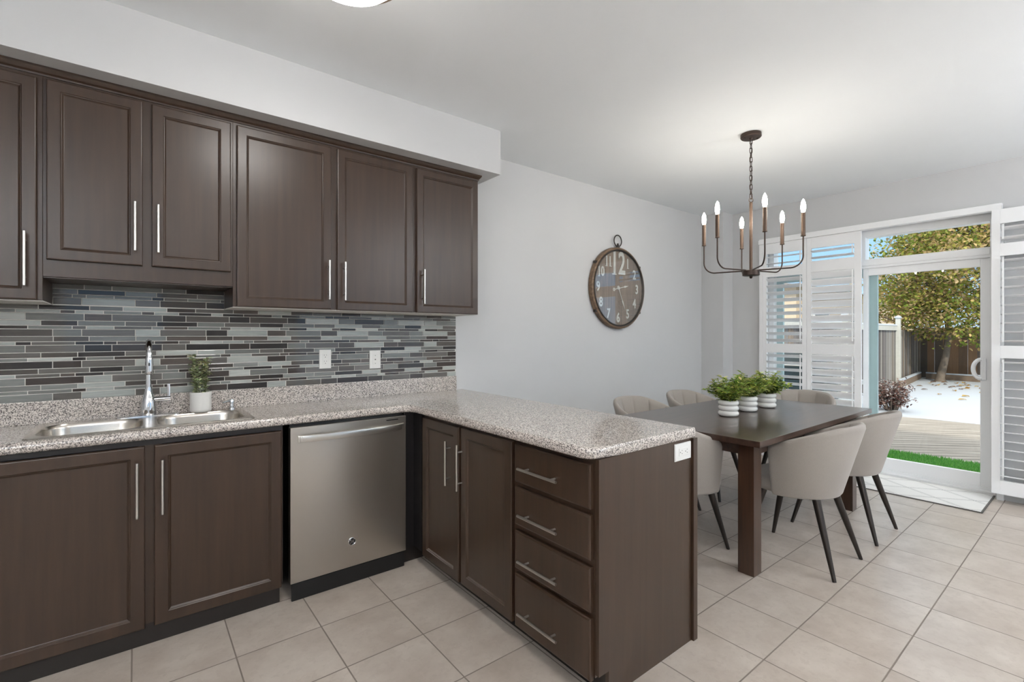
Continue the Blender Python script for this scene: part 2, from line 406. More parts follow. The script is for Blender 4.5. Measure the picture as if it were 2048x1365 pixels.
cD = upper('narrow single-door dark wood wall cabinet at the right end of the row', -.4855, 0.0, 1.454)
door(cD, UP, -.472, -.012, 1.457, 2.362, -.434, 1.511)
b = new()   # crown moulding: stepped profile swept along the run with a return at the end
prof = [(.298, 2.378), (.303, 2.378), (.305, 2.384), (.303, 2.388), (.308, 2.392), (.314, 2.400), (.318, 2.406), (.318, 2.4143), (.298, 2.4143)]
rs = [[(-2.70, -d, z) for d, z in prof], [(d-.298, -d, z) for d, z in prof], [(d-.298, -.001, z) for d, z in prof]]
rings_loft(b, rs)
tag(obj('crown_moulding', b, M['cab_v'], base=(-1.3, -.3, 2.38)), 'dark wood crown moulding along the top of the wall cabinets', 'moulding')

# base run
BY = -.478; BP = mapY(BY)
def carcass_bm(x0, x1, y0, y1, z0=.09, z1=.871):
    b = new(); t = .018
    box(b, x0, x0+t, y0, y1, z0, z1); box(b, x1-t, x1, y0, y1, z0, z1); box(b, x0, x1, y1-t, y1, z0, z1); box(b, x0, x1, y0, y1, z0, z0+t)
    return b
th = thing('base_cabinet', 'dark wood two-door sink cabinet left of the dishwasher', 'cabinet', (-1.82, -.24, 0), group='base cabinets')
b = carcass_bm(-2.40, -1.283, BY+.018, -.003); obj('carcass', b, M['cab_v'], th)
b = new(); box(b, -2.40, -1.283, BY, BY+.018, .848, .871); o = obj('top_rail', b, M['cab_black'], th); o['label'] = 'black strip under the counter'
for q0, q1 in ((-1.845, -1.765), (-1.312, -1.283), (-2.40, -2.33)):
    b = new(); box(b, q0, q1, BY, BY+.018, .09, .848); obj('face_frame_stile', b, M['cab_v'], th)
b = new(); box(b, -2.40, -1.296, BY+.006, BY+.018, 0, .09); obj('toe_kick', b, M['toe'], th)
door(th, BP, -2.36, -1.822, .078, .846, -1.848, .557, .229, stile=.047); door(th, BP, -1.790, -1.291, .080, .846, -1.763, .556, .230, stile=.047)

# peninsula cabinets (fronts face -x)
PX = -.565; PP = mapX(PX)
th = thing('base_cabinet', 'dark wood two-door peninsula cabinet right of the dishwasher', 'cabinet', (-.3, -1.0, 0), group='base cabinets')
b = new(); box(b, PX, -.02, -1.4235, -.49, .09, .871); obj('carcass', b, M['cab_v'], th)
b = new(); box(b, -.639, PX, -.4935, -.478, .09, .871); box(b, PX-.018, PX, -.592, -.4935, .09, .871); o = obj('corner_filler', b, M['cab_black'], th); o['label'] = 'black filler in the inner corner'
b = new(); box(b, -.51, -.03, -1.4235, -.49, 0, .09); box(b, -.639, -.51, -.4735, -.46, 0, .09); obj('toe_kick', b, M['toe'], th)
door(th, PP, -.985, -.603, .075, .853, -.908, .548, .226, stile=.047); door(th, PP, -1.413, -1.007, .080, .856, -1.019, .548, .226, stile=.047)
th = thing('drawer_cabinet', 'dark wood four-drawer cabinet at the open end of the peninsula', 'cabinet', (-.3, -1.65, 0))
b = new(); box(b, PX, -.02, -1.874, -1.4235, .09, .871); obj('carcass', b, M['cab_v'], th)
b = new(); box(b, -.51, -.03, -1.874, -1.4235, 0, .09); obj('toe_kick', b, M['toe'], th)
b = new(); box(b, -.563, .028, -1.890, -1.874, .10, .872); box(b, -.51, .028, -1.890, -1.874, 0, .10); obj('end_panel', b, M['cab_v'], th)
b = new(); box(b, .028, .058, -1.902, -1.865, 0, .872, .002); obj('corner_post', b, M['cab_v'], th)

for z0, z1, hz in ((.692, .853, .762), (.510, .671, .568), (.323, .485, .378), (.078, .302, .161)):
    d = obj('drawer', front_bm(PP, -1.866, -1.436, z0, z1, flat=True), M['cab_v'], th)
    pull(PP, -1.724, hz, .232, d, vertical=False)

b = new(); box(b, -.019, .027, -1.864, -.016, .0, .871); tag(obj('peninsula_panel', b, M['cab_v'], base=(0, -.95, 0)), 'dark wood back panel of the peninsula facing the dining area', 'panel')
# countertop, L shaped with sink cut-out
def ctop():
    n = 5
    xk, yf, yE, xR = -.6105, -.5054, -1.8916, .058
    outl = [(-2.75, 0.0-.001), (-2.75, yf)]
    outl += [(xk-.05, yf)] + [(xk-.05+.05*math.sin(PI/2*i/4), yf-.05*(1-math.cos(PI/2*i/4))) for i in range(1, 4)] + [(xk, yf-.05)]
    outl += [(x, y) for x, y in arc(xk+.07, yE+.07, .07, 180, 270, 7)]
    outl += [(xR, yE), (xR, -.001)]
    return outl
OUT = ctop(); yf = -.5054
def offset_poly(p, dists):
    """inset each edge i (p[i]->p[i+1]) by dists[i]; polygon counter-clockwise"""
    n = len(p); res = []
    for i in range(n):
        a, c, d = Vector(p[i-1]), Vector(p[i]), Vector(p[(i+1) % n])
        e1 = (c-a).normalized(); e2 = (d-c).normalized(); n1 = Vector((-e1.y, e1.x)); n2 = Vector((-e2.y, e2.x))
        d1, d2 = dists[i-1], dists[i]; den = e1.x*e2.y-e1.y*e2.x
        if abs(den) < 1e-4: q = c+n1*max(d1, d2)
        else:
            A = a+n1*d1; B = c+n2*d2; w = B-A; t_ = (w.x*e2.y-w.y*e2.x)/den; q = A+e1*t_
        res.append((q.x, q.y))
    return res
nE = len(OUT)
def edge_kind(i):
    (x0, y0), (x1, y1) = OUT[i], OUT[(i+1) % nE]
    if abs(x0+2.75) < 1e-4 and abs(x1+2.75) < 1e-4: return 0
    if abs(y0+.001) < 1e-4 and abs(y1+.001) < 1e-4: return 0
    if abs(y0+1.8916) < 1e-3 and abs(y1+1.8916) < 1e-3 or abs(x0-.058) < 1e-4 and abs(x1-.058) < 1e-4: return 1
    return 2
kinds = [edge_kind(i) for i in range(nE)]
def ring(ro, z, small):
    return [(x, y, z) for x, y in offset_poly(OUT, [0 if k == 0 else (small if k == 1 else ro) for k in kinds])]
Rr = .020; rl = []
steps = [(-90+180*i/10) for i in range(11)]
for a in steps:
    ar = math.radians(a); rl.append(ring(Rr*(1-math.cos(ar))*.8, .893+.021*math.sin(ar), .003*(1-math.cos(ar))))
b = new(); vr = rings_loft(b, rl, cap0=False, cap1=False)
hole = rrect(-2.175, -1.418, -.445, -.105, .06)
hv_t = [b.verts.new((x, y, .914)) for x, y in hole]; hv_b = [b.verts.new((x, y, .872)) for x, y in hole]
nh = len(hole)
for k in range(nh): b.faces.new((hv_t[k], hv_t[(k+1) % nh], hv_b[(k+1) % nh], hv_b[k]))
for loop_o, loop_h in ((vr[-1], hv_t), (vr[0], hv_b)):
    es = []
    for L in (loop_o, loop_h):
        for k in range(len(L)):
            ed = b.edges.get((L[k], L[(k+1) % len(L)])) or b.edges.new((L[k], L[(k+1) % len(L)])); es.append(ed)
    bmesh.ops.triangle_fill(b, use_beauty=True, edges=es)
th = thing('countertop', 'L-shaped speckled grey countertop over the base cabinets', 'countertop', (-1.0, -.3, .872))
obj('worktop', b, M['granite'], th, smooth=35)
b = new(); box(b, -2.75, 0, -.02, -.001, .914, 1.016, .003); obj('upstand', b, M['granite'], th)

# ---------------------------------------------------------------- mosaic backsplash
th = thing('tile_backsplash', 'glass strip mosaic backsplash in greys and browns behind the sink', 'backsplash', (-1.3, 0, 1.016))
b = new(); box(b, -2.75, 0, -.0060, -.0005, 1.016, 1.4535); box(b, -2.152, -1.4725, -.0060, -.0005, 1.4535, 1.5525); obj('grout_bed', b, M['grout'], th)
bag = [(44, 41, 41)]*4+[(58, 51, 48)]*4+[(78, 73, 69)]*4+[(98, 95, 91)]*5+[(112, 113, 110)]*4+[(126, 128, 125)]*3+[(160, 164, 160)]*4+[(174, 177, 172)]*2+[(86, 78, 73)]*2
b = new(); g = .0032
rows_ = [(.0335, (-2.151, -2.052)), (.0160, (-2.232, -2.085, -2.036)), (.0240, (-2.190, -2.066)), (.0335, (-2.240, -2.043)), (.0160, (-2.271, -2.126, -2.075)), (.0240, (-2.198, -2.024)),
         (.0335, (-2.151, -2.052)), (.0160, (-2.232, -2.085, -2.036)), (.0240, (-2.190, -2.066)), (.0335, (-2.240, -2.043)), (.0160, (-2.271, -2.221, -2.075)), (.0240, (-2.149, -2.026))]
z = 1.017; row = 0; PER = .2972
while z < 1.552:
    h, bd = rows_[row % 12]; z1 = min(z+h-g, 1.4525) if z < 1.4535 <= z+h else z+h-g
    xs = sorted(q+PER*k for q in bd for k in range(-3, 9)); last = None
    for xa, xb in zip(xs, xs[1:]):
        lo, hi = (-2.75, -.0005) if z1 <= 1.4535 else (-2.151, -1.4735)
        a0, a1 = max(xa+g/2, lo), min(xb-g/2, hi)
        z1 = min(z1, 1.5522)
        if a1-a0 < .004 or z1-z < .004: continue
        k0 = len(b.faces); y0, y1, iv = -.0058, -.0088, .0014
        rings_loft(b, [[(a0, y0, z), (a1, y0, z), (a1, y0, z1), (a0, y0, z1)], [(a0, y1+.0006, z), (a1, y1+.0006, z), (a1, y1+.0006, z1), (a0, y1+.0006, z1)], [(a0+iv, y1, z+iv), (a1-iv, y1, z+iv), (a1-iv, y1, z1-iv), (a0+iv, y1, z1-iv)]], cap0=False)
        cc = rnd.choice(bag)
        while cc == last: cc = rnd.choice(bag)
        last = cc; b.faces.ensure_lookup_table()
        q_ = rnd.uniform(-5, 5); tint(b, b.faces[k0:], lin(tuple(min(255, max(0, v+q_)) for v in cc)))
    z += h; row += 1
obj('tiles', b, M['glass_tile'], th)

# ---------------------------------------------------------------- electrical plates
def socket_holes(b, P, u, w):
    for du, dw, ru, rw in ((-.0065, .006, .0011, .0032), (.0065, .006, .0011, .0027)):
        q = [P(u+du+sx*ru, .0078, w+dw+sy*rw) for sx, sy in ((-1, -1), (1, -1), (1, 1), (-1, 1))]
        b.faces.new([b.verts.new(p) for p in q])
    pts = [P(u+.0026*math.cos(a), .0078, w-.0065+.0026*math.sin(a)) for a in [2*PI*k/10 for k in range(10)]]
    b.faces.new([b.verts.new(p) for p in pts])
def plate(name, label, cat, P, u0, u1, w0, w1, style, loc):
    th = thing(name, label, cat, loc)
    b = new(); rs = [[P(u0+i, d, w0+i), P(u1-i, d, w0+i), P(u1-i, d, w1-i), P(u0+i, d, w1-i)] for i, d in ((0, 0), (0, .003), (.003, .006))]
    rings_loft(b, rs); obj('cover_plate', b, M['plate'], th)
    uc, wc = (u0+u1)/2, (w0+w1)/2
    b = new(); i0, i1 = (.0165, .0335) if (w1-w0) > (u1-u0) else (.0335, .0165)
    rs = [[P(uc-i0-i, d, wc-i1-i), P(uc+i0+i, d, wc-i1-i), P(uc+i0+i, d, wc+i1+i), P(uc-i0-i, d, wc+i1+i)] for i, d in ((0, .005), (0, .0072), (-.001, .0076))]
    rings_loft(b, rs); obj({'switch': 'rocker', 'jack': 'insert'}.get(style, 'receptacle'), b, M['plate'], th)
    if style == 'jack':
        b = new()
        for dz, r in ((.026, .0025), (0, .0045), (-.026, .0025)):
            b.faces.new([b.verts.new(P(uc+r*math.cos(2*PI*k/10), .0078, wc+dz+r*math.sin(2*PI*k/10))) for k in range(10)])
        obj('jack_and_screws', b, M['slot'], th)
    elif style != 'switch':
        Q = P if style == 'v' else (lambda u, d, w: P(uc+(w-wc), d, wc+(u-uc)))
        for dw in (.019, -.019):
            b = new(); socket_holes(b, Q, uc, wc+dw); obj('socket_slots', b, M['slot'], th)
    return th
TP = mapY(-.0090)
plate('power_outlet', 'white double power outlet on the tiles, left of the pair', 'outlet', TP, -.973, -.902, 1.110, 1.226, 'v', (-.937, -.009, 1.11))
plate('wall_jack', 'white wall plate with a round centre jack, right of the pair on the tiles', 'wall plate', TP, -.657, -.581, 1.096, 1.216, 'jack', (-.62, -.009, 1.096))
plate('power_outlet', 'white power outlet lying sideways on the peninsula end panel', 'outlet', mapY(-1.8905), -.100, .018, .789, .861, 'h', (-.04, -1.8905, .789))

# ---------------------------------------------------------------- sink, faucet, soap pump, potted plant
th = thing('kitchen_sink', 'double-bowl stainless steel drop-in sink in the countertop', 'sink', (-1.80, -.25, .914))
b = new()
outer = rrect(-2.195, -1.398, -.462, -.036, .022)
bowls = [rrect(-2.168, -1.826, -.438, -.118, .085), rrect(-1.776, -1.425, -.438, -.118, .085)]
lo0 = [b.verts.new((x, y, .9143)) for x, y in outer]
ou2 = rrect(-2.191, -1.402, -.458, -.040, .02); lo1 = [b.verts.new((x, y, .9185)) for x, y in ou2]
n_ = len(outer)
for k in range(n_): b.faces.new((lo0[k], lo0[(k+1) % n_], lo1[(k+1) % n_], lo1[k]))
es = [b.edges.get((lo1[k], lo1[(k+1) % n_])) for k in range(n_)]
tops = []
for bw in bowls:
    L = [b.verts.new((x, y, .9185)) for x, y in bw]; tops.append(L)
    es += [b.edges.new((L[k], L[(k+1) % len(L)])) for k in range(len(L))]
bmesh.ops.triangle_fill(b, use_beauty=True, edges=es)
rim_o = obj('sink_rim', b, M['sinksteel'], th, smooth=30)
for bw, (x0, x1) in zip(bowls, ((-2.168, -1.826), (-1.776, -1.425))):
    b = new(); cx, cy = (x0+x1)/2, -.278; rs = []
    for ins, z in ((0, .9185), (.003, .914), (.006, .90), (.012, .76), (.022, .74), (.05, .732)):
        sx = 1-ins/((x1-x0)/2); sy = 1-ins/.16
        rs.append([(cx+(x-cx)*sx, cy+(y-cy)*sy, z) for x, y in bw])
    rings_loft(b, rs, cap0=False)
    o = obj('bowl', b, M['sinksteel'], th, smooth=50)
    b = new(); lathe(b, [(.0, .7325), (.04, .7325), (.044, .7345), (.04, .736), (.015, .734)], (cx, cy, 0), 24); obj('drain', b, M['chrome'], o, smooth=40)

FX, FY = -1.803, -.078
th = thing('kitchen_faucet', 'chrome pull-down kitchen faucet behind the sink divider', 'faucet', (FX, FY, .9185))
b = new(); pts = [(FX+(x), FY+y) for x, y in rrect(-.125, .128, -.027, .027, .026)]
rings_loft(b, [[(x, y, .9187) for x, y in pts], [(x, y, .923) for x, y in pts], [(FX+(x-FX)*.97, FY+(y-FY)*.85, .925) for x, y in pts]]); obj('base_plate', b, M['chrome'], th, smooth=40)
b = new(); lathe(b, [(.031, .924), (.032, .94), (.031, .965), (.0285, .99), (.023, 1.012), (.0165, 1.032), (.0145, 1.045), (.0135, 1.06)], (FX, FY, 0), 28); obj('body', b, M['chrome'], th, smooth=50)
b = new(); pts = [(FX, FY, 1.05), (FX, FY, 1.13), (FX, FY, 1.205)]+[(FX, FY-.075+.075*math.cos(math.radians(a)), 1.212+.075*math.sin(math.radians(a))) for a in range(10, 181, 10)]
tube(b, pts, .0115, 16); obj('spout', b, M['chrome'], th, smooth=50)
b = new(); sy = FY-.15; lathe(b, [(.012, 1.214), (.0145, 1.205), (.0150, 1.19), (.0162, 1.15), (.0165, 1.135), (.014, 1.131)], (FX, sy, 0), 20); s_ = obj('spray_head', b, M['chrome'], th, smooth=50)
b = new(); box(b, FX-.003, FX+.003, sy-.0175, sy-.014, 1.172, 1.186, .001); obj('spray_button', b, M['black'], s_)
b = new(); tube(b, [(FX+.018, FY, .997), (FX+.055, FY, .998), (FX+.088, FY, .998)], [.014, .0125, .0125], 16); hnd = obj('lever_hub', b, M['chrome'], th, smooth=50)
b = new(); box(b, FX+.074, FX+.086, FY-.004, FY+.004, 1.006, 1.072, .003); obj('lever', b, M['chrome'], hnd)
th = thing('soap_pump', 'small chrome soap pump on the right rim of the sink', 'soap dispenser', (-1.445, -.066, .9185))
b = new(); lathe(b, [(.016, .9187), (.016, .926), (.010, .930), (.009, .948), (.0115, .950), (.0115, .968), (.009, .971)], (-1.445, -.066, 0), 20); obj('pump_body', b, M['chrome'], th, smooth=40)
b = new(); tube(b, [(-1.445, -.066, .962), (-1.475, -.085, .961), (-1.489, -.094, .957)], .0045, 10); obj('nozzle', b, M['chrome'], th, smooth=50)

def leaf(b, base, d, up, L, W, col, fold=.25):
    d = d.normalized(); s = d.cross(up)
    if s.length < 1e-3: s = d.cross(Vector((1, 0, 0)))
    s.normalize(); nrm = s.cross(d).normalized()
    p = [base, base+d*L*.35+s*W*.5+nrm*W*fold, base+d*L*.75+s*W*.36+nrm*W*fold*.6, base+d*L-nrm*L*.12, base+d*L*.75-s*W*.36+nrm*W*fold*.6, base+d*L*.35-s*W*.5+nrm*W*fold]
    m1 = base+d*L*.35; m2 = base+d*L*.75
    v = [b.verts.new(q) for q in p]; a1 = b.verts.new(m1); a2 = b.verts.new(m2)
    fs = [b.faces.new((v[0], v[1], a1)), b.faces.new((v[0], a1, v[5])), b.faces.new((a1, v[1], v[2], a2)), b.faces.new((a1, a2, v[4], v[5])), b.faces.new((a2, v[2], v[3])), b.faces.new((a2, v[3], v[4]))]
    tint(b, fs, col)
def plant(th, c, z0, h, spread, nst, nleaf, L, W, cols, seed, lean=.9, low=0.1, dome=False):
    r = random.Random(seed); bl = new(); bs = new()
    for i in range(nst):
        a = 2*PI*i/nst+r.uniform(-.5, .5); sp = spread*(r.uniform(.1, 1)**.6); hh = h*(1.12-.72*sp/spread if dome else 1)*r.uniform(.72, 1.05)
        p0 = Vector((c[0]+.02*math.cos(a), c[1]+.02*math.sin(a), z0)); p3 = Vector((c[0]+sp*math.cos(a), c[1]+sp*math.sin(a), z0+hh))
        pm = p0.lerp(p3, .5)+Vector((0, 0, hh*.16)); pts = []
        for k in range(7):
            t = k/6; pts.append(p0*(1-t)**2+pm*2*t*(1-t)+p3*t*t)
        tube(bs, pts, [.0016*(1-.5*k/6) for k in range(7)], 5)
        for k in range(nleaf):
            t = low+(1-low)*(k+r.random())/nleaf; q = p0*(1-t)**2+pm*2*t*(1-t)+p3*t*t
            aa = r.uniform(0, 2*PI); d = Vector((math.cos(aa), math.sin(aa), r.uniform(-.2, lean)))
            cc = r.choice(cols); q_ = r.uniform(.8, 1.15); cc = lin(tuple(max(0, min(255, v*q_*r.uniform(.95, 1.05))) for v in cc))
            leaf(bl, q, d, Vector((r.uniform(-.4, .4), r.uniform(-.4, .4), 1)), L*r.uniform(.7, 1.2), W*r.uniform(.7, 1.2), cc)
    obj('stems', bs, M['stem'], th); obj('foliage', bl, M['leaf'], th, smooth=180)

px, py = -1.588, -.089
th = thing('potted_plant', 'small sage-green potted plant on the sink rim', 'plant', (px, py, .9187))
b = new(); prof = [(.036, .9187), (.045, .922)]
for k in range(12): prof += [(.0475+.0010*(k % 2), .927+k*.0076)]
prof += [(.0485, 1.019), (.047, 1.022), (.044, 1.020), (.043, 1.0)]
lathe(b, prof, (px, py, 0), 40); obj('pot', b, M['ceramic_matt'], th, smooth=60)
b = new(); lathe(b, [(.0, 1.004), (.0435, 1.003)], (px, py, 0), 24, cap=False); obj('soil', b, M['soil'], th)
plant(th, (px, py), 1.003, .200, .044, 12, 22, .027, .017, [(196, 202, 164), (178, 186, 148), (212, 214, 180), (152, 162, 120)], 3, .8, .05)

# ---------------------------------------------------------------- dishwasher
th = thing('dishwasher', 'stainless steel dishwasher under the counter', 'dishwasher', (-.95, -.27, 0))
b = new(); box(b, -1.250, -.645, -.470, -.02, .09, .868); obj('tub_housing', b, M['black'], th)
b = new(); box(b, -1.256, -.642, -.515, -.472, .088, .857, .004, 3); dd = obj('door', b, M['steel'], th, smooth=40)
b = new(); rs = []
for i in range(13):
    t = i/12; x = -1.222+t*.566; bow = .018*math.sin(PI*min(1, max(0, t)))**.6
    yb, yo = -.516, -.5385-bow
    if i in (0, 12): yo = yb-.012
    zc = .800
    rs.append([(x, yo+.012+.000, zc-.018), (x, yo+.002, zc-.0155), (x, yo, zc-.006), (x, yo, zc+.006), (x, yo+.002, zc+.0155), (x, yo+.012, zc+.018), (x, yo+.016, zc+.012), (x, yo+.016, zc-.012)])
rings_loft(b, rs)
box(b, -1.216, -1.196, -.535, -.514, .786, .814, .003); box(b, -.682, -.662, -.535, -.514, .786, .814, .003)
obj('handle', b, M['nickel'], dd, smooth=40)
b = new(); box(b, -.760, -.690, -.5155, -.5145, .8385, .8440); o = obj('control_slot', b, M['black'], dd); o['label'] = 'thin dark control slot'
lx, lz = -.951, .222
b = new(); lathe(b, [(.0205, 0), (.0205, -.003), (.0185, -.004), (.0165, -.0025), (.0165, 0)], (lx, -.5152, lz), 32, 'y'); lg = obj('badge_ring', b, M['chrome'], dd, smooth=40)
b = new(); lathe(b, [(.0, -.0008), (.0165, -.0008), (.0165, 0), (0, 0)], (lx, -.5152, lz), 32, 'y', cap=False); obj('badge_disc', b, M['black'], lg)
def text_bm(s, size, mat4, extrude=.0008, bold=0):
    cu = bpy.data.curves.new('lettering', 'FONT'); cu.body = s; cu.size = size; cu.align_x = 'CENTER'; cu.align_y = 'CENTER'; cu.extrude = extrude; cu.resolution_u = 4; cu.offset = bold
    o = bpy.data.objects.new('lettering', cu); C.objects.link(o)
    dg = bpy.context.evaluated_depsgraph_get(); me = bpy.data.meshes.new_from_object(o.evaluated_get(dg))
    b = new(); b.from_mesh(me); bmesh.ops.transform(b, matrix=mat4, verts=b.verts[:])
    bpy.data.objects.remove(o); bpy.data.curves.remove(cu); bpy.data.meshes.remove(me); return b
WALLM = lambda x, y, z, sx=1, sz=1: Matrix.Translation((x, y, z)) @ Matrix(((sx, 0, 0, 0), (0, 0, -1, 0), (0, sz, 0, 0), (0, 0, 0, 1)))
b = text_bm('GE', .017, WALLM(lx, -.5166, lz), .0005)
for a0 in range(4):      # small swirls around the letters
    a = math.radians(45+90*a0); tube(b, [(lx+.0135*math.cos(a+q), -.5166, lz+.0135*math.sin(a+q)) for q in (-.35, -.15, .1, .35)], [.0006, .001, .001, .0005], 6)
obj('badge_letters', b, M['chrome'], lg)
b = new(); box(b, -1.250, -.650, -.5115, -.50, 0.0, .085, .004); obj('toe_kick', b, M['black'], th)

# ---------------------------------------------------------------- flush ceiling lamps
def flush(x, y, label):
    th = thing('ceiling_lamp', label, 'ceiling lamp', (x, y, CZ), group='bowl ceiling lamps')
    b = new(); lathe(b, [(.065, CZ-.001), (.066, CZ-.018), (.012, CZ-.022), (.010, CZ-.085)], (x, y, 0), 32); obj('canopy', b, M['rimmetal'], th, smooth=40)
    b = new(); lathe(b, [(.182, 2.620), (.200, 2.620), (.206, 2.604), (.202, 2.588), (.182, 2.586)], (x, y, 0), 64, cap=False); obj('rim', b, M['rimmetal'], th, smooth=40)
    b = new(); lathe(b, [(.186, 2.598), (.178, 2.575), (.150, 2.548), (.10, 2.528), (.05, 2.521), (.001, 2.520)], (x, y, 0), 48, cap=False); obj('glass_bowl', b, M['dome'], th, smooth=60)
    b = new(); lathe(b, [(.186, 2.606), (.1, 2.617), (.01, 2.62)], (x, y, 0), 48, cap=False); obj('added_uplight_disc', b, M['uplight'], th, smooth=60)  # glowing top disc, added to brighten the ceiling
flush(-1.278, -1.390, 'round semi-flush ceiling lamp with a metal rim above the kitchen, cut by the top edge')
flush(-1.278, -4.35, 'round semi-flush ceiling lamp with a metal rim, added unseen behind the camera as fill light')  # lamp added out of view to brighten the room

def torchere(x, y, label):  # unseen floor lamps, added to bounce fill light off the ceiling
    th = thing('added_fill_torchere', label, 'floor lamp', (x, y, 0), group='added torchere floor lamps')
    b = new(); lathe(b, [(.14, .0005), (.14, .018), (.03, .03), (.013, .04)], (x, y, 0), 32); obj('base', b, M['bronze'], th, smooth=40)
    b = new(); lathe(b, [(.012, .035), (.012, 1.78)], (x, y, 0), 16); obj('pole', b, M['bronze'], th, smooth=40)
    b = new(); lathe(b, [(.02, 1.77), (.10, 1.80), (.17, 1.86), (.175, 1.865), (.165, 1.862), (.09, 1.81), (.01, 1.79)], (x, y, 0), 40, cap=False); obj('bowl_shade', b, M['bronze'], th, smooth=60)
    b = new(); lathe(b, [(.155, 1.85), (.001, 1.852)], (x, y, 0), 32, cap=False); obj('added_uplight_disc', b, M['torch_fill'], th)
torchere(-3.3, -4.9, 'bronze torchere floor lamp added unseen behind the camera on the kitchen side as fill light')
torchere(1.9, -5.0, 'bronze torchere floor lamp added unseen behind the camera on the dining side as fill light')

# ---------------------------------------------------------------- wall clock
cxk, czk, rk = 1.822, 1.770, .392
th = thing('wall_clock', 'large round wooden wall clock with white numerals and a ring on top', 'clock', (cxk, 0, czk))
b = new(); lathe(b, [(rk-.03, -.001), (rk, -.004), (rk+.004, -.02), (rk, -.046), (rk-.012, -.054), (rk-.024, -.050), (rk-.030, -.030)], (cxk, 0, czk), 72, 'y', cap=False); obj('frame', b, M['clockwood'], th, smooth=40)
b = new(); lathe(b, [(rk-.024, -.0505), (rk-.020, -.0575), (rk-.030, -.059), (rk-.036, -.052), (rk-.034, -.046)], (cxk, 0, czk), 72, 'y', cap=False); obj('bezel', b, M['clockmetal'], th, smooth=40)
b = new(); lathe(b, [(0, -.028), (rk-.028, -.028), (rk-.028, -.02), (0, -.02)], (cxk, 0, czk), 64, 'y', cap=False); dial = obj('dial', b, M['dial'], th)
b = new(); lathe(b, [(0, -.049), (rk-.033, -.049), (rk-.033, -.046), (0, -.046)], (cxk, 0, czk), 64, 'y', cap=False); obj('glass_cover', b, M['clockglass'], th)
for k in range(1, 13):
    a = math.radians(90-30*k); big = k == 12; rr = rk*(.60 if big else .735)
    b = text_bm(str(k), .230 if big else .114, WALLM(cxk+rr*math.cos(a), -.030, czk+rr*math.sin(a), .95 if big else .86, 1.32 if big else 1.1), .0015,   .005 if big else .003)
    if k in (1, 11, 12, 10):        # slab serifs under the ones
        s0 = .225 if big else .115; hh = s0*.36*(1.32 if big else 1.15); X0 = cxk+rr*math.cos(a); Z0 = czk+rr*math.sin(a)
        xs = {1: (0.02*s0,), 11: (-.26*s0, .27*s0), 12: (-.26*s0,), 10: (-.26*s0,)}[k]
        for q in xs: box(b, X0+q-s0*.13, X0+q+s0*.15, -.0315, -.0285, Z0-hh, Z0-hh+s0*.05)
    obj('numeral', b, M['numeral'], dial)
def hand(ang, L, tail, w):
    b = new(); d = Vector((math.sin(ang), 0, math.cos(ang))); s = Vector((d.z, 0, -d.x)); c = Vector((cxk, -.036, czk))
    outl = [(-tail, w), (L*.55, w*.8), (L*.62, w*2.6), (L, .0005)]
    pts = [c+d*t+s*q for t, q in outl]+[c+d*t-s*q for t, q in outl[::-1]]
    rings_loft(b, [[p for p in pts], [p+Vector((0, -.002, 0)) for p in pts]])
    cc = c-d*tail; lathe(b, [(.008, 0), (.008, -.002), (.016, -.002), (.016, 0)], cc, 20, 'y', cap=False)
    obj('hand', b, M['numeral'], th)
hand(math.radians(78), .15, .07, .004); hand(math.radians(155), .225, .01, .0035)
b = new(); lathe(b, [(.012, -.030), (.012, -.041), (.004, -.043)], (cxk, 0, czk), 20, 'y'); obj('hub', b, M['numeral'], th, smooth=40)
b = new(); zt = czk+rk; tube(b, [(cxk+.055*math.cos(2*PI*k/40), -.026, zt+.068+.055*math.sin(2*PI*k/40)) for k in range(41)], .0058, 10, cap=False); obj('hanging_ring', b, M['clockmetal'], th, smooth=60)
b = new(); lathe(b, [(.02, zt-.012), (.02, zt+.006), (.009, zt+.012), (.013, zt+.022), (.008, zt+.032), (.010, zt+.040), (.004, zt+.046)], (cxk, -.026, 0), 20); obj('crown', b, M['clockmetal'], th, smooth=40)
for a in (35, -35, 145, -145):
    b = new(); ca, sa = math.cos(math.radians(a)), math.sin(math.radians(a)); x, z = cxk+(rk+.004)*ca, czk+(rk+.004)*sa
    box(b, x-.012, x+.012, -.042, -.012, z-.012, z+.012, .003); obj('bracket', b, M['clockmetal'], th)

# ---------------------------------------------------------------- chandelier
hx, hy = 1.501, -1.453
FWD = Vector((math.cos(YAW), math.sin(YAW), 0)); RGT = Vector((math.sin(YAW), -math.cos(YAW), 0))
th = thing('chandelier', 'bronze six-light candle chandelier hanging over the dining table', 'chandelier', (hx, hy, CZ))
b = new(); lathe(b, [(.066, CZ-.001), (.067, CZ-.022), (.062, CZ-.028), (.014, CZ-.030), (.010, CZ-.04)], (hx, hy, 0), 36); cn = obj('canopy', b, M['bronze'], th, smooth=40)
for s in (-1, 1):
    b = new(); lathe(b, [(.005, CZ-.027), (.006, CZ-.033), (.003, CZ-.036)], (hx+.045*s*RGT.x, hy+.045*s*RGT.y, 0), 12); obj('screw', b, M['clockmetal'], cn)
zt, zb = CZ-.036, CZ-.448; nl = 13; pit = (zt-zb)/nl
for k in range(nl):
    b = new(); zc = zt-pit*(k+.5); u = (RGT if k % 2 == 0 else FWD); hl = pit*.62; w = .0085
    pts = [Vector((hx, hy, zc))+u*(w*math.cos(2*PI*i/20))+Vector((0, 0, (hl-w)*(1 if math.sin(2*PI*i/20) > 0 else -1)+w*math.sin(2*PI*i/20))) for i in range(21)]
    tube(b, pts, .0024, 6, cap=False); obj('chain_link', b, M['bronze'], th, smooth=60)
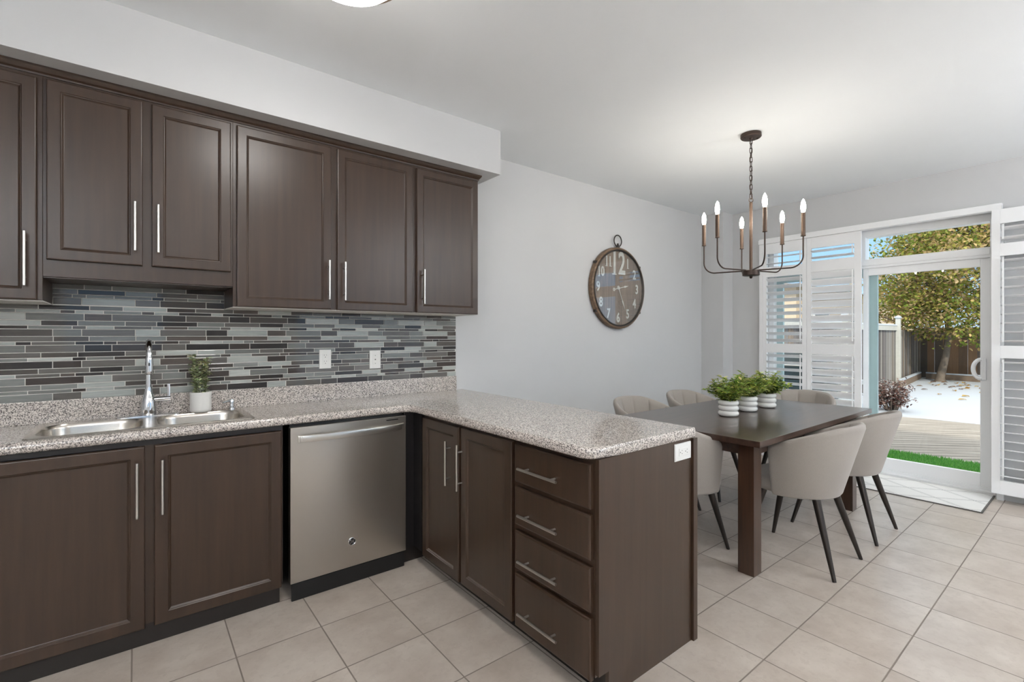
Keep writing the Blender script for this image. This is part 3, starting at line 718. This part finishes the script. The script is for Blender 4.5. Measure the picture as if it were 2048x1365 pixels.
b = new(); tube(b, [(hx+.004*math.sin(i*1.1), hy+.004*math.cos(i*1.3), CZ-.03-i*.0345) for i in range(13)], .0022, 6); obj('power_cord', b, M['bronze'], th)
b = new(); tube(b, [(hx+.014*RGT.x*math.cos(2*PI*i/24), hy+.014*RGT.y*math.cos(2*PI*i/24), CZ-.460+.014*math.sin(2*PI*i/24)) for i in range(25)], .003, 8, cap=False); obj('loop', b, M['bronze'], th)
b = new(); lathe(b, [(.0045, CZ-.472), (.0105, CZ-.478), (.0105, CZ-.955)], (hx, hy, 0), 20); obj('stem', b, M['tube'], th, smooth=40)
b = new(); lathe(b, [(.01, CZ-.942), (.050, CZ-.947), (.055, CZ-.951), (.055, CZ-.982), (.048, CZ-.986), (.012, CZ-.987), (.009, CZ-1.0), (.004, CZ-1.004)], (hx, hy, 0), 36); obj('hub', b, M['bronze'], th, smooth=40)
for lat, dep in [(.31*math.cos(math.radians(q)), .31*math.sin(math.radians(q))) for q in (145, -34, 203, 23, 75, 258)]:
    v = RGT*lat+FWD*dep; R = v.length; u = v.normalized(); o0 = Vector((hx, hy, CZ-.948))
    pts = [o0+u*.03, o0+u*(R-.075)]+[o0+u*(R-.075+.075*math.sin(math.radians(a)))+Vector((0, 0, .075*(1-math.cos(math.radians(a))))) for a in range(10, 91, 10)]+[o0+u*R+Vector((0, 0, .215))]
    b = new(); tube(b, pts, .0048, 10); arm = obj('arm', b, M['bronze'], th, smooth=60)
    e_ = o0+u*R; zc0 = CZ-.743
    b = new(); lathe(b, [(.008, zc0-.004), (.0145, zc0-.002), (.0145, zc0+.004), (.0125, zc0+.006), (.0125, zc0+.152), (.010, zc0+.154)], (e_.x, e_.y, 0), 20); cs = obj('candle_sleeve', b, M['tube'], arm, smooth=40)
    b = new(); lathe(b, [(.008, zc0+.152), (.012, zc0+.165), (.0148, zc0+.185), (.0138, zc0+.205), (.010, zc0+.225), (.004, zc0+.238), (.0008, zc0+.243)], (e_.x, e_.y, 0), 16); o = obj('bulb', b, M['bulb'], arm, smooth=60)

# ---------------------------------------------------------------- dining table and plants on it
th = thing('dining_table', 'dark-stained rectangular wooden dining table', 'table', (1.6, -1.385, 0))
b = new(); box(b, .690, 2.515, -1.880, -.890, .727, .760, .003); obj('tabletop', b, M['table'], th)
b = new()
for x0, x1, y0, y1 in ((.80, 2.40, -1.785, -1.765), (.80, 2.40, -1.005, -.985), (.805, .825, -1.77, -1.0), (2.375, 2.395, -1.77, -1.0)): box(b, x0, x1, y0, y1, .650, .727)
obj('apron', b, M['table'], th)
for x in (.778, 2.338):
    for y in (-1.808, -1.052):
        b = new(); box(b, x, x+.088, y, y+.088, 0, .727, .003); obj('leg', b, M['table_leg'], th)
GREENS = [(164, 184, 80), (136, 162, 68), (192, 200, 100), (110, 138, 66), (174, 190, 110), (204, 204, 136)]
for k, (x, y, lab) in enumerate(((1.352, -1.369, 'ribbed white pot of leafy greens on the table, nearest the kitchen'), (1.673, -1.348, 'ribbed white pot of leafy greens on the table, middle of three'), (1.972, -1.352, 'ribbed white pot of leafy greens on the table, nearest the shutters'))):
    th = thing('potted_plant', lab, 'plant', (x, y, .760), group='table centrepiece plants')
    b = new(); prof = [(.040, .7603)]
    for q in range(3):
        zc = .7603+.0190+q*.0360
        prof += [(.050+.0165*math.cos(math.radians(a)), zc+.0186*math.sin(math.radians(a))) for a in (-80, -50, -20, 0, 20, 50, 80)]
    prof += [(.044, zc+.013), (.040, zc-.01)]
    lathe(b, prof, (x, y, 0), 40); obj('pot', b, M['ceramic'], th, smooth=70)
    b = new(); lathe(b, [(0, .858), (.0405, .856)], (x, y, 0), 20, cap=False); obj('soil', b, M['soil'], th)
    plant(th, (x, y), .852, .215, .168, 38, 21, .042, .019, GREENS, 21+k, .7, .12, True)

# ---------------------------------------------------------------- dining chairs
def build_chair(label, group):
    th = thing('dining_chair', label, 'chair', group=group)
    # seat cushion
    b = new(); rs = []
    def sup(a, rx, ry0, ry1, cy, n=2.7):
        c, s = math.cos(a), math.sin(a)
        return (rx*math.copysign(abs(c)**(2/n), c), cy+(ry1 if s > 0 else ry0)*math.copysign(abs(s)**(2/n), s))
    N = 40
    for sc, z in ((.80, .402), (.93, .405), (.985, .415), (1.0, .44), (.995, .455), (.96, .474), (.86, .484), (.5, .487)):
        rs.append([(sup(2*PI*k/N, .235*sc, .165*sc, .275*sc, 0)[0], sup(2*PI*k/N, .235*sc, .165*sc, .275*sc, 0)[1], z) for k in range(N)])
    rings_loft(b, rs); obj('seat', b, M['fabric'], th, local=True, smooth=60)
    # wrap-around back: sections swept around the seat
    b = new(); rs = []; TH = 101; K = 112
    def section(th_deg, shrink, adv):
        a = math.radians(th_deg); f = abs(th_deg)/TH
        top = .822-.045*f**1.5-.085*max(0, f-.30)**1.2/.65
        def P(r_off, z):
            k = (z-.40)/.42; k = max(0, min(1.1, k))
            w_ = min(1, f)**2; rx = (.228+.108*k)*(1-w_)+(.262+.030*k)*w_+r_off; ry = .205+.118*k+r_off
            x, y = rx*math.sin(a), -ry*math.cos(a)
            if abs(th_deg) > 90:           # arms run straight forward
                x = rx*math.copysign(1, th_deg)*(1-.35*(1-math.sin(abs(a)))); y = ry*math.sin(abs(a)-PI/2)*1.15
            t = Vector((math.cos(a), math.sin(a), 0)).normalized()*adv*math.copysign(1, th_deg)
            return Vector((x, y, z))+t
        thk = .046*shrink; mid = -.023
        ch = 7; scal = abs(math.sin(PI*ch*(th_deg+TH)/(2*TH)))**.4 if abs(th_deg) < TH-4 else 1
        o_ = mid+thk/2; i_ = mid-thk/2
        zt = top-.023*(1-shrink); zb_ = .405+.03*(1-shrink)
        sec = [P(o_-.016*shrink, zb_-.006*shrink), P(o_-.005*shrink, zb_-.004), P(o_, zb_+.008), P(o_, zb_+(zt-zb_)*.5), P(o_, zt-.028*shrink), P(o_-thk*.15, zt-.010*shrink), P(mid+thk*.15, zt-.001), P(mid-thk*.15, zt-.001*1), P(i_+thk*.12, zt-.011*shrink)]
        q = -.017*scal*shrink+.011
        sec += [P(i_+q, zt-.045), P(i_+q, zb_+(zt-zb_)*.55), P(i_+q*.8, zb_+.10), P(i_, zb_+.03), P(i_+.004, zb_-.008*shrink)]
        return sec
    seq = [(-TH, .35, .020), (-TH, .75, .014), (-TH, .95, .006)]+[(-TH+2*TH*i/K, 1, 0) for i in range(K+1)]+[(TH, .95, .006), (TH, .75, .014), (TH, .35, .020)]
    for s in seq: rs.append(section(*s))
    rings_loft(b, rs); obj('backrest', b, M['fabric'], th, local=True, smooth=55)
    for sx, sy, ty in ((-1, 1, .15), (1, 1, .15), (-1, -1, -.13), (1, -1, -.13)):
        b = new(); yb = .245 if sy > 0 else -.245
        top = Vector((sx*.135, ty, .40)); bot = Vector((sx*.212, yb, .0))
        ax = (top-bot); tube(b, [bot, bot+ax*.02, bot+ax*.5, top], [.0098, .0102, .0165, .0215], 16)
        lg = obj('leg', b, M['leg'], th, local=True, smooth=50)
    return th
def copy_tree(o, parent=None):
    c = o.copy(); C.objects.link(c); c.parent = parent
    for ch in list(o.children): copy_tree(ch, c)
    return c
GR = 'dining chairs around the table'
chair0 = build_chair('beige tub dining chair on the open long side, nearer the camera', GR)
chair0.location = (1.275, -1.852, 0)
for x, y, rz, lab in ((1.985, -1.855, 0, 'beige tub dining chair on the open long side, nearer the patio door'),
                      (.762, -1.335, -PI/2, 'beige tub dining chair at the table end, half hidden by the peninsula'),
                      (1.26, -.845, PI, 'beige tub dining chair along the clock wall, nearer the kitchen'),
                      (1.97, -.845, PI, 'beige tub dining chair along the clock wall, nearer the window corner'),
                      (2.62, -1.30, PI/2, 'beige tub dining chair at the table end in front of the shutters')):
    c = copy_tree(chair0); c.location = (x, y, 0); c.rotation_euler = (0, 0, rz); c['label'] = lab

# ---------------------------------------------------------------- patio door
dr = thing('door_1', 'white sliding glass patio door with a transom window above', 'door', (3.76, -1.52, 0)); dr['kind'] = 'structure'
FX0, FX1 = 3.70, 3.815
b = new()
box(b, FX0, FX1, OY1-.05, OY1, 0, OZ); box(b, FX0, FX1, OY0, OY0+.045, 0, OZ)
box(b, FX0, FX1, OY0+.045, OY1-.05, 2.262, OZ); box(b, FX0, FX1, OY0+.045, OY1-.05, 1.962, 2.048)
box(b, FX0-.01, FX0+.012, OY0+.045, OY1-.05, 1.985, 2.035, .003)
box(b, FX0, FX1, -1.515, -1.475, 2.048, 2.262)
box(b, FX0-.035, FX1, OY0, OY1, -.002, .022, .003); box(b, FX0+.02, FX0+.035, OY0+.045, OY1-.05, .02, .045)
obj('frame', b, M['white'], dr)
b = new(); box(b, 3.735, 3.741, OY0+.045, -1.515, 2.048, 2.262); box(b, 3.735, 3.741, -1.475, OY1-.05, 2.048, 2.262); obj('transom_glass', b, M['glass'], dr)
b = new(); box(b, 3.725, 3.763, -2.373, -2.313, .045, 1.962, .003); box(b, 3.725, 3.763, -1.531, -1.490, .045, 1.962, .003)
box(b, 3.725, 3.763, -2.313, -1.531, 1.893, 1.962, .003); box(b, 3.725, 3.763, -2.313, -1.531, .045, .152, .003)
lf = obj('sliding_leaf', b, M['white'], dr)
b = new(); box(b, 3.741, 3.747, -2.313, -1.531, .152, 1.893); obj('leaf_glass', b, M['glass'], lf)
b = new(); hp = [(3.725, -2.318, 1.105), (3.69, -2.318, 1.112), (3.668, -2.314, 1.085), (3.660, -2.312, 1.03), (3.668, -2.314, .975), (3.69, -2.318, .948), (3.725, -2.318, .955)]
pts = [Vector(p)+Vector((0, .0, 0)) for p in hp]
tube(b, [(3.716, -2.335+.052*math.sin(PI*i/12)+.012, 1.03+.082*math.cos(PI*i/12)) for i in range(13)], .015, 12)
box(b, 3.708, 3.726, -2.352, -2.322, .94, 1.12, .006); obj('handle', b, M['white'], lf, smooth=50)
b = new(); box(b, 3.775, 3.812, -1.592, -1.515, .04, 1.962, .002); box(b, 3.775, 3.812, -.735, -.670, .04, 1.962, .002); box(b, 3.775, 3.812, -1.515, -.735, 1.893, 1.962); box(b, 3.775, 3.812, -1.515, -.735, .04, .152)
fx = obj('fixed_leaf', b, M['tintglass'], dr); fx['label'] = 'pale blue-green fixed leaf behind the sliding one, its colour holding the glass tint'
b = new(); box(b, 3.79, 3.796, -1.515, -.735, .152, 1.893); obj('fixed_glass', b, M['glass'], fx)

# ---------------------------------------------------------------- plantation shutters
b = new(); X0s, X1s = 3.548, 3.58
box(b, X0s-.03, X1s, -2.462, -.585, 2.308, 2.352, .003); box(b, X0s-.012, X1s, -2.462, -.585, 2.352, 2.366, .003); box(b, X0s, X1s, -2.47, -2.43, 0, 2.308, .002)
box(b, X0s-.010, X1s, -.622, -.585, 0, 2.308, .003)
structure('trim_1', b, M['white'])
def louver_bm(y0, y1, xc, z0, z1, pitch, tilt, w=.074, t=.010):
    b = new(); n = max(1, round((z1-z0)/pitch)); p = (z1-z0)/n; tl = math.radians(tilt)
    for i in range(n):
        zc = z0+p*(i+.5); rr = []
        for y in (y0+.0015, y1-.0015):
            rg = []
            for k in range(14):
                a = 2*PI*k/14; u, q = w/2*math.cos(a), t/2*math.sin(a)
                rg.append((xc+u*math.cos(tl)+q*math.sin(tl), y, zc-u*math.sin(tl)+q*math.cos(tl)))
            rr.append(rg)
        rings_loft(b, rr)
    return b
def shutter(label, xc, y0, y1, sl, sr, zb, tilts, rod_y, zr):
    """zr: z of (bottom, bottom rail top, mid low, mid high, upper low, upper high, top rail low, top)"""
    th = thing('plantation_shutter', label, 'shutter', (xc, (y0+y1)/2, zb), group='plantation shutters')
    x0, x1 = xc-.014, xc+.014; b = new()
    box(b, x0, x1, y0, y0+sr, zr[0], zr[7], .002); box(b, x0, x1, y1-sl, y1, zr[0], zr[7], .002)
    for i in (0, 2, 4, 6): box(b, x0+.001, x1-.001, y0+sr, y1-sl, zr[i], zr[i+1], .001)
    obj('shutter_frame', b, M['white'], th)
    for (za, zc), tl in zip(((zr[1], zr[2]), (zr[3], zr[4]), (zr[5], zr[6])), tilts):
        lb = obj('louver_bank', louver_bm(y0+sr, y1-sl, xc, za, zc, .070, tl), M['white'], th, smooth=60)
        ry = rod_y; b = new(); box(b, xc-.048, xc-.038, ry-.005, ry+.005, za+.03, zc-.012, .002); obj('tilt_rod', b, M['white'], lb)
    return th
shutter('white louvered shutter next to the room corner, slats half open', 3.556, -1.055, -.623, .040, .040, .05, (28, 28, 1), -1.008, (.02, .19, 1.130, 1.224, 1.945, 2.052, 2.195, 2.307))
shutter('white louvered shutter beside the glass door, slats nearly shut', 3.556, -1.525, -1.058, .041, .056, .05, (64, 62, 9), -1.463, (.02, .19, 1.121, 1.228, 1.955, 2.067, 2.197, 2.307))
shutter('white louvered shutter right of the glass door, over the grey wall', 3.475, -3.10, -2.410, .050, .050, .07, (8, 8, 16), -2.478, (.070, .178, 1.135, 1.233, 1.936, 2.033, 2.190, 2.303))
plate('light_switch', 'white light switch behind the right shutter', 'switch', mapX(3.58), -2.655, -2.575, 1.245, 1.362, 'switch', (3.58, -2.61, 1.245))

# ---------------------------------------------------------------- rug
b = new(); box(b, 3.055, 3.648, -2.402, -1.05, .0005, .008, .002, 1)
th = thing('door_mat', 'cream rug with grey diamond lines in front of the patio door', 'rug', (3.35, -1.7, 0))
obj('pile', b, M['rug'], th)
b = new(); box(b, 3.043, 3.055, -2.412, -1.04, .0005, .007); box(b, 3.055, 3.648, -2.412, -2.402, .0005, .007); obj('binding', b, M['rugedge'], th)

# ---------------------------------------------------------------- outdoors
GZ = -.30
b = new(); box(b, 3.9, 60, -30, 30, GZ-.3, GZ)
structure('ground', b, M['snow'])
b = new(); box(b, 3.82, 8.66, -5.5, 1.2, -.24, -.10)
bmesh.ops.bisect_plane(b, geom=b.verts[:]+b.edges[:]+b.faces[:], plane_co=(8.61, -.79, 0), plane_no=(1, .161, 0), clear_outer=True)
structure('deck', b, M['deck'])
b = new(); box(b, 4.70, 5.34, -2.9, -.75, -.10, -.085)
tf = thing('turf_mat', 'strip of bright green artificial grass on the deck by the door', 'mat', (5.0, -1.8, -.1)); obj('backing', b, M['turfbase'], tf)
b = new(); r2 = random.Random(5)
for i in range(9000):
    x = r2.uniform(4.70, 5.34); y = r2.uniform(-2.9, -.75); a = r2.uniform(0, 2*PI); h = r2.uniform(.022, .042); w = .005
    p = Vector((x, y, -.086)); s = Vector((math.cos(a), math.sin(a), 0))*w; ln = Vector((r2.uniform(-.016, .016), r2.uniform(-.016, .016), h))
    f = b.faces.new([b.verts.new(p-s), b.verts.new(p+s), b.verts.new(p+ln)])
    tint(b, [f], lin(r2.choice(((112, 176, 80), (92, 156, 66), (134, 190, 98), (100, 164, 84)))))
o = obj('blades', b, M['turf'], tf); o['kind'] = 'stuff'

def fence(name, label, p0, p1, z1, bw, cols, rail=True, seed=1, posts=()):
    p0, p1 = Vector((*p0, 0)), Vector((*p1, 0)); d = (p1-p0); L = d.length; d.normalize(); nrm = Vector((-d.y, d.x, 0)); r = random.Random(seed)
    th = thing(name, label, 'fence', ((p0+p1)/2)+Vector((0, 0, GZ)))
    b = new(); s = 0
    while s < L:
        w = bw*r.uniform(.9, 1.1); k0 = len(b.faces); o_ = r.uniform(0, .012)
        a = p0+d*s+nrm*o_; c = p0+d*min(L, s+w-.006)+nrm*o_; t = nrm*.02
        rings_loft(b, [[a+Vector((0, 0, GZ)), c+Vector((0, 0, GZ)), c+t+Vector((0, 0, GZ)), a+t+Vector((0, 0, GZ))], [a+Vector((0, 0, z1)), c+Vector((0, 0, z1)), c+t+Vector((0, 0, z1)), a+t+Vector((0, 0, z1))]])
        b.faces.ensure_lookup_table(); q_ = r.uniform(.82, 1.12); tint(b, b.faces[k0:], lin(tuple(v*q_ for v in r.choice(cols)))); s += w
    obj('board_panel', b, M['fence'], th)
    if rail:
        b = new(); q0 = p0-nrm*.03*rail; q1 = p1-nrm*.03*rail
        for za, zc in ((z1-.13, z1+.02), ):
            t = nrm*.09
            rings_loft(b, [[q0-t*.2+Vector((0, 0, za)), q0+t+Vector((0, 0, za)), q0+t+Vector((0, 0, zc)), q0-t*.2+Vector((0, 0, zc))], [q1-t*.2+Vector((0, 0, za)), q1+t+Vector((0, 0, za)), q1+t+Vector((0, 0, zc)), q1-t*.2+Vector((0, 0, zc))]])
        obj('top_rail', b, M['post'], th)
        b = new(); t = nrm*.1
        rings_loft(b, [[q0-t*.3+Vector((0, 0, z1+.02)), q0+t+Vector((0, 0, z1+.02)), q0+t*.6+Vector((0, 0, z1+.065)), q0+Vector((0, 0, z1+.065))], [q1-t*.3+Vector((0, 0, z1+.02)), q1+t+Vector((0, 0, z1+.02)), q1+t*.6+Vector((0, 0, z1+.065)), q1+Vector((0, 0, z1+.065))]])
        o = obj('snow_cap', b, M['snow'], th); o['label'] = 'snow along the top rail'
    for (x, y, zt) in posts:
        b = new(); box(b, x-.06, x+.06, y-.06, y+.06, GZ, zt, .008); po = obj('post', b, M['post'], th)
        b = new(); box(b, x-.085, x+.085, y-.085, y+.085, zt, zt+.025, .006); lathe(b, [(.09, zt+.025), (.075, zt+.055), (.03, zt+.08), (.002, zt+.085)], (x, y, 0), 16); o = obj('post_cap', b, M['snow'], po); o['label'] = 'snow-topped post cap'
GREY = [(150, 146, 142), (128, 124, 122), (168, 162, 154), (116, 110, 108), (146, 132, 118)]
BRN = [(150, 130, 112), (122, 110, 100), (176, 138, 106), (108, 102, 98), (142, 126, 114), (164, 132, 106)]
fence('garden_fence', 'pale weathered side fence with snow on its rail, left of the tree', (7.6, 1.36), (17.3, 1.36), 1.60, .13, GREY, 1, 2, ((17.25, 1.30, 1.86), (12.4, 1.30, 1.80), (7.7, 1.30, 1.80)))
fence('garden_fence', 'grey board fence between the capped post and the far corner', (17.4, 1.40), (22.0, 1.68), 1.50, .16, GREY+BRN[3:4], 0, 3)
fence('garden_fence', 'brown board fence across the back behind the tree', (22.0, 1.70), (20.2, -7.0), 1.60, .24, BRN, 0, 4)
def edging(label, p0, p1):
    p0, p1 = Vector((*p0, 0)), Vector((*p1, 0)); d = (p1-p0).normalized(); n = Vector((-d.y, d.x, 0))*.10
    th = thing('garden_edging', label, 'edging', (p0+p1)/2+Vector((0, 0, GZ)))
    for nm, m, za, zc, k in (('timber', M['timber'], GZ, GZ+.20, 1), ('snow_cap', M['snow'], GZ+.20, GZ+.245, 1)):
        b = new(); rings_loft(b, [[p0+Vector((0, 0, za)), p0+n+Vector((0, 0, za)), p0+n*.9+Vector((0, 0, zc)), p0+n*.1+Vector((0, 0, zc))], [p1+Vector((0, 0, za)), p1+n+Vector((0, 0, za)), p1+n*.9+Vector((0, 0, zc)), p1+n*.1+Vector((0, 0, zc))]])
        obj(nm, b, m, th)
edging('snow-topped timber bed edging along the grey fence', (16.9, 1.10), (21.3, 1.52)); edging('snow-topped timber bed edging along the back fence', (21.2, 1.38), (19.5, -6.8))

TX, TY = 20.2, .80
th = thing('maple_tree', 'autumn tree with green and rust leaves in front of the back fence', 'tree', (TX, TY, GZ))
b = new(); rt = random.Random(11)
tube(b, [(TX, TY, GZ-.02), (TX+.01, TY, GZ+.15), (TX+.16, TY-.12, GZ+.9), (TX+.26, TY-.18, GZ+1.8), (TX+.14, TY-.06, GZ+3.2), (TX+.1, TY, GZ+5.5)], [.17, .125, .10, .09, .07, .02], 14)
for i in range(16):
    a = rt.uniform(0, 2*PI); z0 = GZ+rt.uniform(1.4, 4.5); L = rt.uniform(1.2, 2.2)
    tube(b, [(TX+.12, TY-.07, z0), (TX+.12+L*.5*math.cos(a), TY+L*.5*math.sin(a), z0+.35), (TX+.12+L*math.cos(a), TY+L*math.sin(a), z0+.9)], [.05, .03, .012], 7)
obj('trunk', b, M['bark'], th, smooth=60)
b = new()
ctr = Vector((TX+.35, TY-.75, 4.0))
blobs = []
for i in range(170):
    while True:
        v = Vector((rt.uniform(-1, 1), rt.uniform(-1, 1), rt.uniform(-1, 1)))
        if .35 < v.length < 1: break
    rxy = 3.15 if v.z < -.1 else 3.15*max(.15, 1-1.05*(v.z+.1))
    q = ctr+Vector((v.x*rxy, v.y*rxy, v.z*3.35))
    if q.z < 1.75: q.z = 1.75+rt.random()*.5
    blobs.append((q, rt.uniform(.55, .95)))
LC = [(150, 158, 70), (128, 146, 58), (176, 170, 84), (196, 168, 112), (204, 176, 132), (112, 132, 54), (168, 158, 78), (140, 152, 66)]
for q, rr in blobs:
    warm = rt.random() < .35+.10*(q.z-3)
    for j in range(270):
        v = Vector((rt.gauss(0, 1), rt.gauss(0, 1), rt.gauss(0, 1))); v.normalize(); p = q+v*rr*rt.uniform(.55, 1.05)
        d = Vector((rt.uniform(-1, 1), rt.uniform(-1, 1), rt.uniform(-1, .4)))
        q_ = rt.uniform(.8, 1.15); c = rt.choice(LC[2:5]+LC[3:5] if (warm and rt.random() < .75) else LC)
        leaf(b, p, d, Vector((rt.uniform(-.6, .6), rt.uniform(-.6, .6), 1)), rt.uniform(.08, .14), rt.uniform(.06, .10), lin(tuple(min(255, x*q_) for x in c)), .15)
obj('foliage', b, M['leaf'], th, smooth=180)

bx, by = 10.9, -.02
th = thing('shrub', 'low shrub with dark red-brown leaves at the edge of the snow', 'shrub', (bx, by, GZ))
bs = new(); bl = new()
for i in range(60):
    a = rt.uniform(0, 2*PI); R = rt.uniform(.1, .52); h = .62*math.sqrt(max(.05, 1-(R/.6)**2))*rt.uniform(.7, 1.05)
    p1 = Vector((bx+R*math.cos(a), by+R*math.sin(a), GZ+h)); p0 = Vector((bx+.1*math.cos(a), by+.1*math.sin(a), GZ)); tube(bs, [p0, p0.lerp(p1, .5)+Vector((0, 0, .06)), p1], [.008, .006, .003], 5)
    for j in range(26):
        t = rt.uniform(.3, 1.05); p = p0.lerp(p1, t)+Vector((rt.uniform(-.09, .09), rt.uniform(-.09, .09), rt.uniform(-.06, .08)))
        leaf(bl, p, Vector((rt.uniform(-1, 1), rt.uniform(-1, 1), rt.uniform(-.5, .8))), Vector((0, 0, 1)), .06, .04, lin(rt.choice(((92, 62, 56), (70, 50, 48), (116, 80, 70), (134, 108, 98), (196, 186, 182)))))
obj('branches', bs, M['bark'], th); obj('foliage', bl, M['leaf'], th, smooth=180)
b = new()
for i in range(110):
    x = rt.uniform(14.2, 20.6); y = -3.2+(x-14)*.1+rt.uniform(0, 3.6)
    if x < 17.5 and rt.random() < .6: continue
    leaf(b, Vector((x, y, GZ+.012)), Vector((rt.uniform(-1, 1), rt.uniform(-1, 1), .05)), Vector((0, 0, 1)), rt.uniform(.09, .2), rt.uniform(.08, .15), lin(rt.choice(((176, 138, 76), (140, 104, 66), (110, 82, 64), (196, 164, 96)))))
tag(obj('fallen_leaves', b, M['leaf'], base=(18, 0, GZ)), 'scatter of yellow and brown leaves on the snow under the tree', 'leaves', kind='stuff')

th = thing('neighbour_house', 'tan neighbouring house behind the side fence', 'house', (24, 8, GZ))
b = new(); box(b, 17, 33, 4.2, 12, GZ, 3.1); obj('wall', b, M['stucco'], th)
b = new(); rings_loft(b, [[(16.6, 3.8, 3.1), (33.4, 3.8, 3.1), (33.4, 12.4, 3.1), (16.6, 12.4, 3.1)], [(21, 7.6, 3.9), (29, 7.6, 3.9), (29, 8.6, 3.9), (21, 8.6, 3.9)]]); obj('roof', b, M['roof'], th)
for x in (18.5, 22.5):
    b = new(); box(b, x, x+1.6, 4.15, 4.21, .9, 2.3); w = obj('window', b, M['white'], th)
    b = new(); box(b, x+.12, x+1.48, 4.13, 4.16, 1.0, 2.2); obj('pane', b, M['grill'], w)

th = thing('barbecue_grill', 'dark covered barbecue on the deck behind the corner shutter', 'barbecue', (5.6, -.15, -.1))
b = new(); box(b, 5.30, 5.85, -.62, .30, .02, .70, .02); obj('cart', b, M['grill'], th)
b = new(); rs = []
for y in (-.50, -.47, .15, .18): rs.append([(5.575+(.27 if y in (-.47, .15) else .25)*math.cos(math.radians(a)), y, .72+(.40 if y in (-.47, .15) else .37)*math.sin(math.radians(a))) for a in range(0, 181, 15)])
rings_loft(b, rs); ld = obj('lid', b, M['grill'], th, smooth=40)
b = new(); tube(b, [(5.32, -.40, .90), (5.27, -.40, .90), (5.27, .08, .90), (5.32, .08, .90)], .012, 8); obj('lid_handle', b, M['nickel'], ld)
for y0, y1 in ((-1.0, -.62), (.30, .62)):
    b = new(); box(b, 5.34, 5.82, y0, y1, .68, .72, .008); obj('side_shelf', b, M['nickel'], th)
for y in (-.58, .26):
    for x in (5.35, 5.80):
        b = new(); lathe(b, [(.02, -.02), (.06, -.02), (.06, .02), (.02, .02)], (x, y, -.04), 16, 'y'); obj('wheel', b, M['black'], th)
